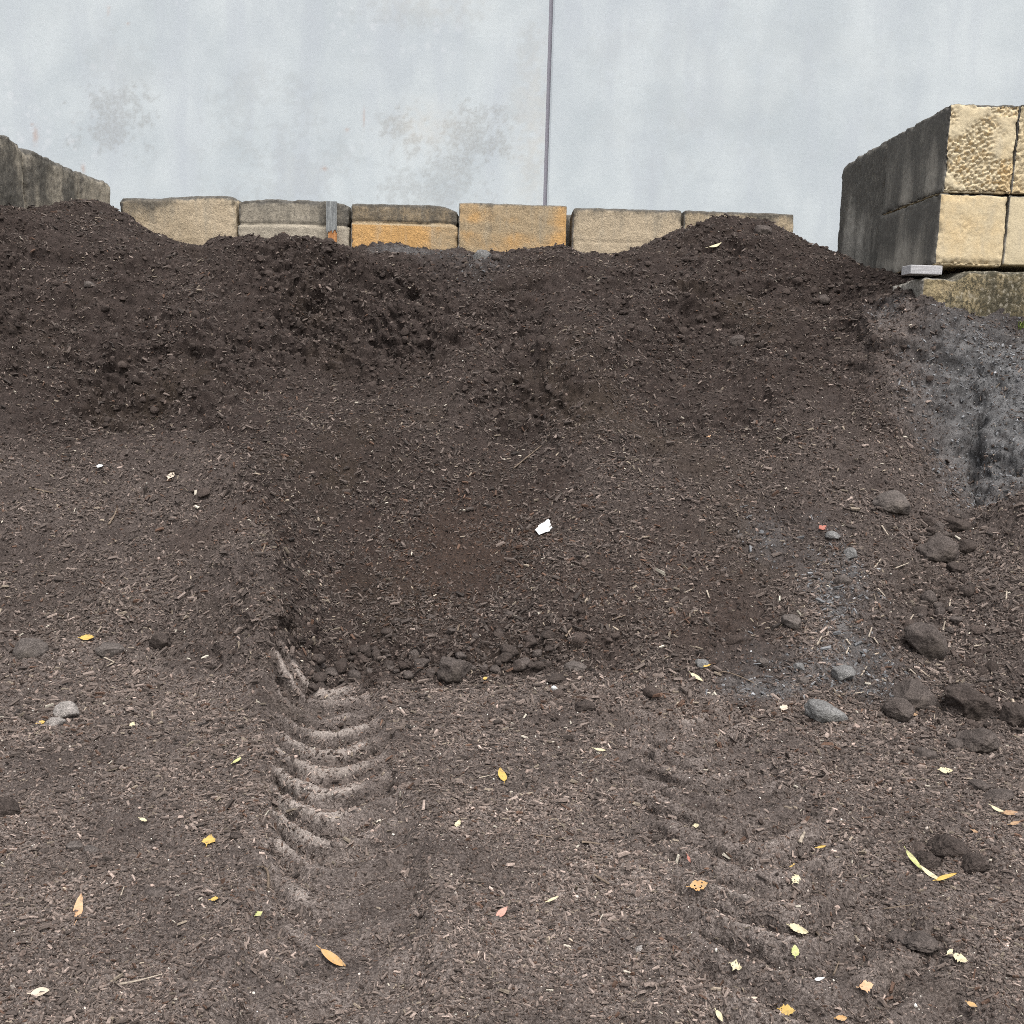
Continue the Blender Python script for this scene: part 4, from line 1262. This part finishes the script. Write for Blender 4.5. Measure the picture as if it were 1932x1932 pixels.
# ------------------------------------------------------------------ leaves, paper, sticks
def leaf_material(name, col, vein):
    k = NT(name, 0.6, 0.35)
    vec = k.coord('Object')
    n = k.noise(90, 3, 0.6, vec)
    c = k.mix(k.ramp(n, 0.35, 0.7), col, vein)
    c = k.mix(k.ramp(k.noise(45, 4, 0.7, vec), 0.52, 0.70, 0, 0.65), c, (0.16, 0.12, 0.085))
    k.b.inputs['Subsurface Weight'].default_value = 0.0
    return k.done(c, k.bump(n, 0.001, 0.5))


LM = {
    'orange': leaf_material('leaf_orange', (0.475, 0.266, 0.101), (0.418, 0.288, 0.144)),
    'peach': leaf_material('leaf_peach', (0.504, 0.288, 0.158), (0.518, 0.360, 0.216)),
    'pale': leaf_material('leaf_pale', (0.518, 0.432, 0.346), (0.475, 0.396, 0.302)),
    'yellow': leaf_material('leaf_yellow', (0.504, 0.338, 0.094), (0.432, 0.288, 0.072)),
    'cream': leaf_material('leaf_cream', (0.533, 0.482, 0.317), (0.475, 0.418, 0.259)),
    'green': leaf_material('leaf_green', (0.360, 0.389, 0.144), (0.475, 0.446, 0.230)),
    'pink': leaf_material('leaf_pink', (0.475, 0.238, 0.187), (0.432, 0.274, 0.216)),
    'red': leaf_material('leaf_red', (0.302, 0.094, 0.065), (0.360, 0.158, 0.115)),
    'tan': leaf_material('leaf_tan', (0.346, 0.230, 0.130), (0.259, 0.144, 0.079)),
    'white': leaf_material('scrap_white', (0.64, 0.64, 0.63), (0.52, 0.52, 0.50)),
}


def leaf(u, v, ln_px, wd_px, ang, col, label, torn=0.0, curl=0.25, name='leaf', cat='leaf', stem=True, fold=0.15, lift=0.010, roll=0.0):
    """ang: direction of its long axis in the photograph, degrees anticlockwise from the right"""
    pos, nr = at(u, v)
    dist = float(np.linalg.norm(pos - CPOS))
    k = dist / FPX
    L_, W_ = ln_px * k, wd_px * k
    nrm = nr * 0.5 + np.array([0, -0.35, 0.6]) if roll == 0 else nr
    nrm /= np.linalg.norm(nrm)
    a = math.radians(ang)
    want = RGT * math.cos(a) + UPV * math.sin(a)
    view = (pos - CPOS) / dist
    # long axis lies in the leaf's plane and shows in the wanted direction
    t = want - view * (want @ nrm) / (view @ nrm)
    stretch = min(np.linalg.norm(t), 1.9)
    t = t / np.linalg.norm(t)
    b = np.cross(nrm, t)
    L_ *= stretch
    r_ = np.random.default_rng(int(u * 13 + v * 7))
    ns, nw = 13, 7
    vt = []
    for i in range(ns):
        s = i / (ns - 1)
        wid = W_ * 0.5 * max(0.03, math.sin(math.pi * min(1.0, s ** 0.85)) ** 0.8)
        if torn: wid *= 1 + torn * r_.normal() * 0.26
        bend = 0.05 * L_ * math.sin(s * 3.0 + u)
        for j in range(nw):
            y = (j / (nw - 1) - 0.5) * 2
            zz_ = curl * L_ * ((s - 0.5) ** 2 - 0.06) + fold * abs(y) * wid + 0.02 * L_ * math.sin(5 * s + 2 * y + u)
            jag = 1 + torn * 0.14 * r_.normal()
            p_ = t * ((s - 0.5) * L_ * (1 + torn * 0.05 * r_.normal())) + b * (y * wid * jag * 1.0 + bend) + nrm * zz_
            vt.append(p_)
    q = [[i * nw + j, (i + 1) * nw + j, (i + 1) * nw + j + 1, i * nw + j + 1] for i in range(ns - 1) for j in range(nw - 1)]
    if torn > 0.5:
        q = [f for f in q if r_.random() > 0.06 * torn]
    vt = np.array(vt)
    low_ = (vt @ nrm).min()
    vt = vt - nrm * low_
    n0 = len(vt)
    if stem:
        e = vt[nw // 2]
        w_ = max(0.0012, W_ * 0.04)
        s2 = e - t * L_ * 0.18 + b * L_ * 0.03
        vt = np.concatenate([vt, [e + b * w_, e - b * w_, s2 - b * w_, s2 + b * w_, e + nrm * w_ * 1.5, s2 + nrm * w_ * 1.5]])
        q += [[n0, n0 + 4, n0 + 5, n0 + 3], [n0 + 4, n0 + 1, n0 + 2, n0 + 5]]
    o = mesh_obj(name, vt, quads=q, mat=LM[col])
    o.location = pos + nr * lift + (CPOS - pos) / np.linalg.norm(CPOS - pos) * 0.004
    return tag(o, label, cat)


leaf(630, 1816, 52, 16, -28, 'orange', 'large smooth orange leaf lying across the left wheel track')
leaf(150, 1718, 46, 15, 74, 'peach', 'long peach leaf split across its upper third on the lower left', torn=0.25)
leaf(75, 1880, 30, 17, 8, 'pale', 'pale pinkish oval leaf near the lower left corner')
leaf(947, 1468, 26, 15, 100, 'yellow', 'yellow oval leaf in the middle of the yard')
leaf(947, 1728, 28, 13, 38, 'pink', 'pink leaf beside a brown pebble low in the yard')
leaf(1133, 1420, 22, 8, -5, 'cream', 'narrow cream leaf right of the yellow oval one', torn=0.3)
leaf(448, 1440, 18, 8, 40, 'green', 'small yellow green leaf left of the left wheel track')
leaf(393, 1591, 20, 18, 70, 'yellow', 'torn yellow leaf with a stalk on the lower left ground', torn=0.8)
leaf(272, 1553, 14, 8, -15, 'cream', 'tiny pale yellow leaf scrap left of the torn yellow leaf', torn=0.5)
leaf(408, 1701, 16, 8, 10, 'yellow', 'small dull yellow leaf beside the hooked twig', torn=0.4)
leaf(484, 1727, 14, 9, 30, 'green', 'pale green leaf scrap below the hooked twig', torn=0.5)
leaf(164, 1206, 24, 15, 5, 'yellow', 'crinkled golden leaf beside the half buried stone on the left', torn=0.5)
leaf(1348, 468, 26, 7, 20, 'cream', 'cream leaf high on the right peak of the pile')
leaf(1322, 1672, 32, 20, 15, 'orange', 'crumpled orange tan leaf at lower centre right', torn=0.55)
leaf(1502, 1645, 18, 16, 80, 'yellow', 'upper of two torn yellow leaves on the right wheel track', torn=0.7)
leaf(1497, 1659, 16, 14, 60, 'cream', 'lower of two torn yellow leaves on the right wheel track', torn=0.7)
leaf(1503, 1755, 34, 14, -15, 'cream', 'ragged cream leaf low on the right wheel track', torn=0.5)
leaf(1498, 1797, 20, 13, 95, 'green', 'square green leaf scrap below the ragged cream leaf', torn=0.4)
leaf(1813, 1816, 26, 16, -25, 'cream', 'torn cream leaf at the lower right', torn=0.7)
leaf(1632, 1864, 24, 16, 5, 'peach', 'crumpled peach leaf low on the right', torn=0.7)
leaf(1390, 1826, 20, 16, -20, 'cream', 'crumpled whitish leaf right of bottom centre', torn=0.8)
leaf(1487, 1908, 26, 16, -10, 'yellow', 'spotted yellow leaf at the bottom edge', torn=0.7)
leaf(1358, 1917, 22, 9, -55, 'cream', 'narrow pale leaf at the bottom edge')
leaf(1480, 1917, 14, 5, -60, 'tan', 'thin tan leaf beside the spotted yellow one')
leaf(1585, 1924, 18, 9, 10, 'orange', 'orange leaf fragment cut by the bottom edge', torn=0.5)
leaf(1553, 1605, 16, 8, 15, 'yellow', 'small golden leaf above the torn yellow pair')
leaf(1885, 1535, 30, 9, -25, 'cream', 'pale half of a curled leaf near the right edge', curl=0.5)
leaf(1905, 1540, 22, 12, 10, 'tan', 'rusty brown leaf next to the curled one at the right edge', torn=0.4)
leaf(1785, 1459, 22, 16, 0, 'cream', 'wrinkled pale yellow leaf below the right hand clods', torn=0.6)
leaf(1313, 1282, 26, 10, -35, 'cream', 'smooth cream leaf at the right toe of the pile')
leaf(1332, 1259, 14, 6, 15, 'yellow', 'yellow leaf tip under the grey pebble', stem=False)
leaf(1044, 1703, 22, 6, 30, 'cream', 'narrow silvery leaf low in the middle of the yard')
leaf(862, 1560, 14, 10, 70, 'cream', 'tiny cream leaf right of the left wheel track', torn=0.4)
leaf(1316, 1560, 10, 8, 10, 'cream', 'tiny pale leaf flake between the wheel tracks', torn=0.4)
leaf(78, 1368, 14, 10, 20, 'yellow', 'small yellow leaf scrap beside the pale lumps', torn=0.7)
leaf(251, 1372, 10, 9, 70, 'cream', 'tiny cream scrap right of the pale lumps', torn=0.5)
leaf(915, 1282, 9, 7, 20, 'yellow', 'tiny golden flake in front of the large toe clod', stem=False)
leaf(583, 1296, 11, 8, 30, 'green', 'yellow green flake at the head of the left wheel track', stem=False)
leaf(1725, 1348, 12, 9, 40, 'tan', 'small tan leaf flake under the brown clods', torn=0.4)
leaf(1478, 1338, 14, 12, 70, 'pale', 'small pale brown leaf left of the pointed rock', torn=0.6)
leaf(1343, 826, 16, 8, 10, 'peach', 'small peach leaf on the right slope below the hole')
leaf(324, 899, 18, 12, 60, 'pale', 'pale crumpled leaf on the left slope', torn=0.6)
leaf(188, 884, 12, 9, 0, 'white', 'small white flake on the left slope', torn=0.3, name='paper_scrap', cat='scrap', stem=False)
leaf(1550, 998, 16, 12, 20, 'red', 'red crumpled scrap on the right slope', torn=0.6, stem=False)
leaf(1302, 1622, 14, 5, -60, 'red', 'small red leaf stem beside the right wheel track')
leaf(1722, 1632, 44, 12, -50, 'green', 'long pale green leaf lying left of the dark clumps', curl=0.3)
leaf(1757, 1655, 50, 9, -35, 'cream', 'long curled cream leaf below the dark clumps', curl=0.4, stem=False)
leaf(1785, 1662, 34, 9, 22, 'yellow', 'yellow leaf end meeting the long curled cream leaf', curl=0.2)
leaf(1415, 1892, 16, 7, 10, 'pale', 'small pale leaf near the bottom right of centre', torn=0.4)
leaf(1940 - 25, 1558, 20, 7, 10, 'tan', 'thin tan leaf below the rusty one at the right edge', torn=0.4)
leaf(1838, 1575, 12, 7, -20, 'tan', 'tan leaf flake above the dark clumps', torn=0.5)
leaf(1545, 1820 + 36, 18, 7, 10, 'white', 'narrow white scrap low on the right', torn=0.4, name='paper_scrap', cat='scrap', stem=False)
leaf(1795, 1805, 12, 8, 40, 'cream', 'tiny cream flake left of the torn cream leaf', torn=0.4)
leaf(1840, 1905, 18, 9, -30, 'orange', 'small orange leaf in the lower right corner', torn=0.4)
leaf(1027, 998, 34, 24, 62, 'white', 'ragged white paper scrap in the middle of the pile', torn=0.45, name='paper_scrap', cat='scrap', stem=False, curl=0.1)
clod(1043, 1297, 17, 11, 'pale', 'smooth white shell fragment in front of the pile toe', 'shell', 'shell', sub=3, rough=0.3).data.materials[0] = LM['white']

M_STICK = {'brown': wood_material('twig_bark', (0.10, 0.075, 0.055), (0.20, 0.155, 0.115)), 'pale': wood_material('pale_splinter', (0.24, 0.20, 0.155), (0.42, 0.36, 0.29)),
           'dark': wood_material('dark_twig', (0.05, 0.04, 0.033), (0.10, 0.08, 0.065))}


def twig(pts, wpx, kind, label, flat_=0.6, name='twig', cat='twig', fork=None):
    """tapered bent stick through points of the ground"""
    def tube(pp, w0, w1, V, Qs):
        pp = np.array(pp)
        # resample
        pp[-1] += (pp[-1] - pp[0]) * 0.05 + np.array([0.004, 0.0, 0.002])
        d = np.r_[0, np.cumsum(np.linalg.norm(np.diff(pp, axis=0), axis=1))]
        m = 10
        ss = np.linspace(0, d[-1], m)
        cc = np.stack([np.interp(ss, d, pp[:, a]) for a in range(3)], 1)
        for _ in range(2):
            cc[1:-1] = (cc[:-2] + 2 * cc[1:-1] + cc[2:]) / 4
        o0 = len(V)
        r_ = np.random.default_rng(int(abs(pp[0, 0]) * 1000))
        for i in range(m):
            tt = cc[min(i + 1, m - 1)] - cc[max(i - 1, 0)]
            tt /= np.linalg.norm(tt)
            s_ = np.cross(tt, [0, 0, 1.0]); s_ /= np.linalg.norm(s_)
            n_ = np.cross(s_, tt)
            w = (w0 + (w1 - w0) * i / (m - 1)) * (1 + 0.14 * r_.normal())
            for j in range(6):
                a = j * math.pi / 3
                V.append(cc[i] + s_ * w * math.cos(a) + n_ * w * flat_ * math.sin(a))
        for i in range(m - 1):
            for j in range(6):
                Qs.append([o0 + i * 6 + j, o0 + i * 6 + (j + 1) % 6, o0 + (i + 1) * 6 + (j + 1) % 6, o0 + (i + 1) * 6 + j])
        for b in (o0, o0 + (m - 1) * 6):
            f = [b + j for j in range(6)]
            Qs.append([f[0], f[1], f[2], f[3]])
            Qs.append([f[0], f[3], f[4], f[5]])
    V, Qs = [], []
    P3 = []
    for u, v in pts:
        p_, n_ = at(u, v)
        P3.append(p_ + n_ * 0.008)
    k = P3[0][1] / FPX
    w = wpx * k * 0.5
    tube(P3, w, w * 0.55, V, Qs)
    if fork:
        F3 = []
        for u, v in fork:
            p_, n_ = at(u, v)
            F3.append(p_ + n_ * 0.005)
        tube(F3, w * 0.8, w * 0.4, V, Qs)
    base = np.array(P3[0])
    o = mesh_obj(name, np.array(V) - base, quads=Qs, mat=M_STICK[kind])
    o.location = base
    return tag(o, label, cat)


twig([(501, 1681), (507, 1655), (503, 1640), (490, 1636), (480, 1644)], 7, 'brown', 'brown hooked twig curling over on the lower left ground')
twig([(222, 1862), (258, 1858), (300, 1846)], 6, 'pale', 'long pale bent twig near the bottom left')
twig([(205, 993), (215, 978), (220, 963)], 5, 'brown', 'short upright twig on the left slope')
twig([(57, 921), (75, 926), (96, 931)], 6, 'brown', 'twig lying flat near the left edge of the slope')
twig([(492, 1049), (498, 1036), (500, 1030)], 5, 'brown', 'small curved twig at the left edge of the scoop')
twig([(196, 1243), (214, 1252)], 5, 'pale', 'pale forked twig on the left ground', fork=[(214, 1252), (200, 1259)])
twig([(1352, 1273), (1362, 1268), (1395, 1278), (1416, 1291)], 4, 'brown', 'thin curved root right of the smooth cream leaf')
twig([(1506, 1588), (1514, 1574)], 9, 'pale', 'stubby pale wood chip on the right wheel track', name='wood_chip', cat='wood chip')
twig([(590, 1540), (620, 1545)], 5, 'pale', 'pale splinter lying across the left wheel track', name='wood_chip', cat='wood chip')
twig([(905, 1471), (920, 1468)], 4, 'pale', 'short pale splinter left of the yellow oval leaf', name='wood_chip', cat='wood chip')
twig([(1100, 1592), (1130, 1598)], 8, 'brown', 'thick brown bark stick between the wheel tracks')
twig([(1010, 1700 - 120), (1060, 1588)], 4, 'brown', 'thin brown twig left of the thick bark stick')
twig([(870, 1665), (905, 1668)], 5, 'dark', 'dark twig right of the left wheel track')
twig([(1120, 1655), (1145, 1672)], 8, 'brown', 'blunt weathered stick low in the middle of the yard')
twig([(1535, 1760), (1545, 1776)], 7, 'brown', 'short stick right of the ragged cream leaf')
twig([(1610, 1750), (1620, 1735)], 7, 'dark', 'dark stub of wood on the lower right ground')
twig([(1665, 1718), (1720, 1712)], 5, 'brown', 'slim twig below the dark clumps at right')
twig([(1575, 1845), (1576, 1820)], 5, 'brown', 'thin twig standing above the narrow white scrap')
twig([(1660, 1640), (1675, 1655)], 5, 'dark', 'small dark twig left of the long pale green leaf')
twig([(970, 905 - 20), (1000, 900 - 40), (1025, 840)], 4, 'brown', 'wispy root in the notch above the paper scrap')
twig([(225, 1655 + 45), (232, 1680)], 4, 'pale', 'thin straw lying above the peach leaf')
twig([(860, 1195), (866, 1180)], 5, 'brown', 'small stick above the large toe clod')
twig([(1155, 1170), (1176, 1165)], 5, 'brown', 'short stick on the right face of the scoop')
twig([(1068, 1205), (1076, 1188)], 8, 'brown', 'chunky bark piece above the toe right of centre', name='wood_chip', cat='wood chip')
twig([(1290, 1050 + 70), (1306, 1112)], 4, 'pale', 'pale sliver on the right slope left of the rust patch', name='wood_chip', cat='wood chip')

GS = 'pale wood splinters on the right slope'
for (u, v, ln_, a) in [(1668, 1003, 22, -65), (1652, 1068, 24, 50), (1700, 1070, 26, 20), (1662, 1120, 20, -45), (1628, 1270, 22, 55), (1598, 1230, 14, 85), (1715, 1180 - 8, 20, 60),
                       (1850, 1219, 28, 8), (1885, 1305, 26, -30), (1790, 1145, 18, 80), (1780, 1182, 14, 85), (1560, 1200, 12, 70), (1650, 1210, 14, -70), (1335, 1124, 16, -85), (1898, 1125, 16, 85),
                       (1600, 1215, 14, -60), (1545, 1212, 14, 65), (1620, 1310, 16, 5), (1720, 1330 - 60, 16, -40), (1640, 1195, 18, 75)]:
    dx, dy = math.cos(math.radians(a)) * ln_ / 2, math.sin(math.radians(a)) * ln_ / 2
    o = twig([(u - dx, v + dy), (u + dx, v - dy)], 4.2, 'pale', 'pale thin wood splinter lying on the grey dusty right hand slope', name='wood_splinter', cat='wood splinter')
    o['group'] = GS

# tuft of weed in the corner by the mossy block
k = NT('weed_green', 0.6, 0.3)
M_WEED = k.done(k.mix(k.noise(40, 2, 0.5, k.coord('Object')), (0.10, 0.16, 0.03), (0.22, 0.26, 0.06)))
wp = P(1931, 616, LCY - 0.06)
wz = float(base_height(np.array([wp[0]]), np.array([wp[1]]))[0])
V, Qs = [], []
for i in range(16):
    a = rng.random() * 6.28
    d = np.array([math.cos(a), math.sin(a), 0]) * rng.uniform(0.02, 0.07)
    h = rng.uniform(0.04, 0.09)
    s_ = np.array([-math.sin(a), math.cos(a), 0]) * 0.004
    b0 = np.array([0, 0, -0.02]) + rng.normal(size=3) * 0.012
    for j in range(4):
        t = j / 3
        c = b0 + d * t * t + np.array([0, 0, h * (t - 0.25 * t * t)])
        V += [c - s_ * (1 - 0.9 * t), c + s_ * (1 - 0.9 * t)]
    n0 = i * 8
    Qs += [[n0 + 2 * j, n0 + 2 * j + 1, n0 + 2 * j + 3, n0 + 2 * j + 2] for j in range(3)]
w = mesh_obj('weed_tuft', np.array(V), quads=Qs, mat=M_WEED)
w.location = (wp[0], wp[1], wz)
tag(w, 'small green weed tuft at the right edge under the mossy block', 'weed')
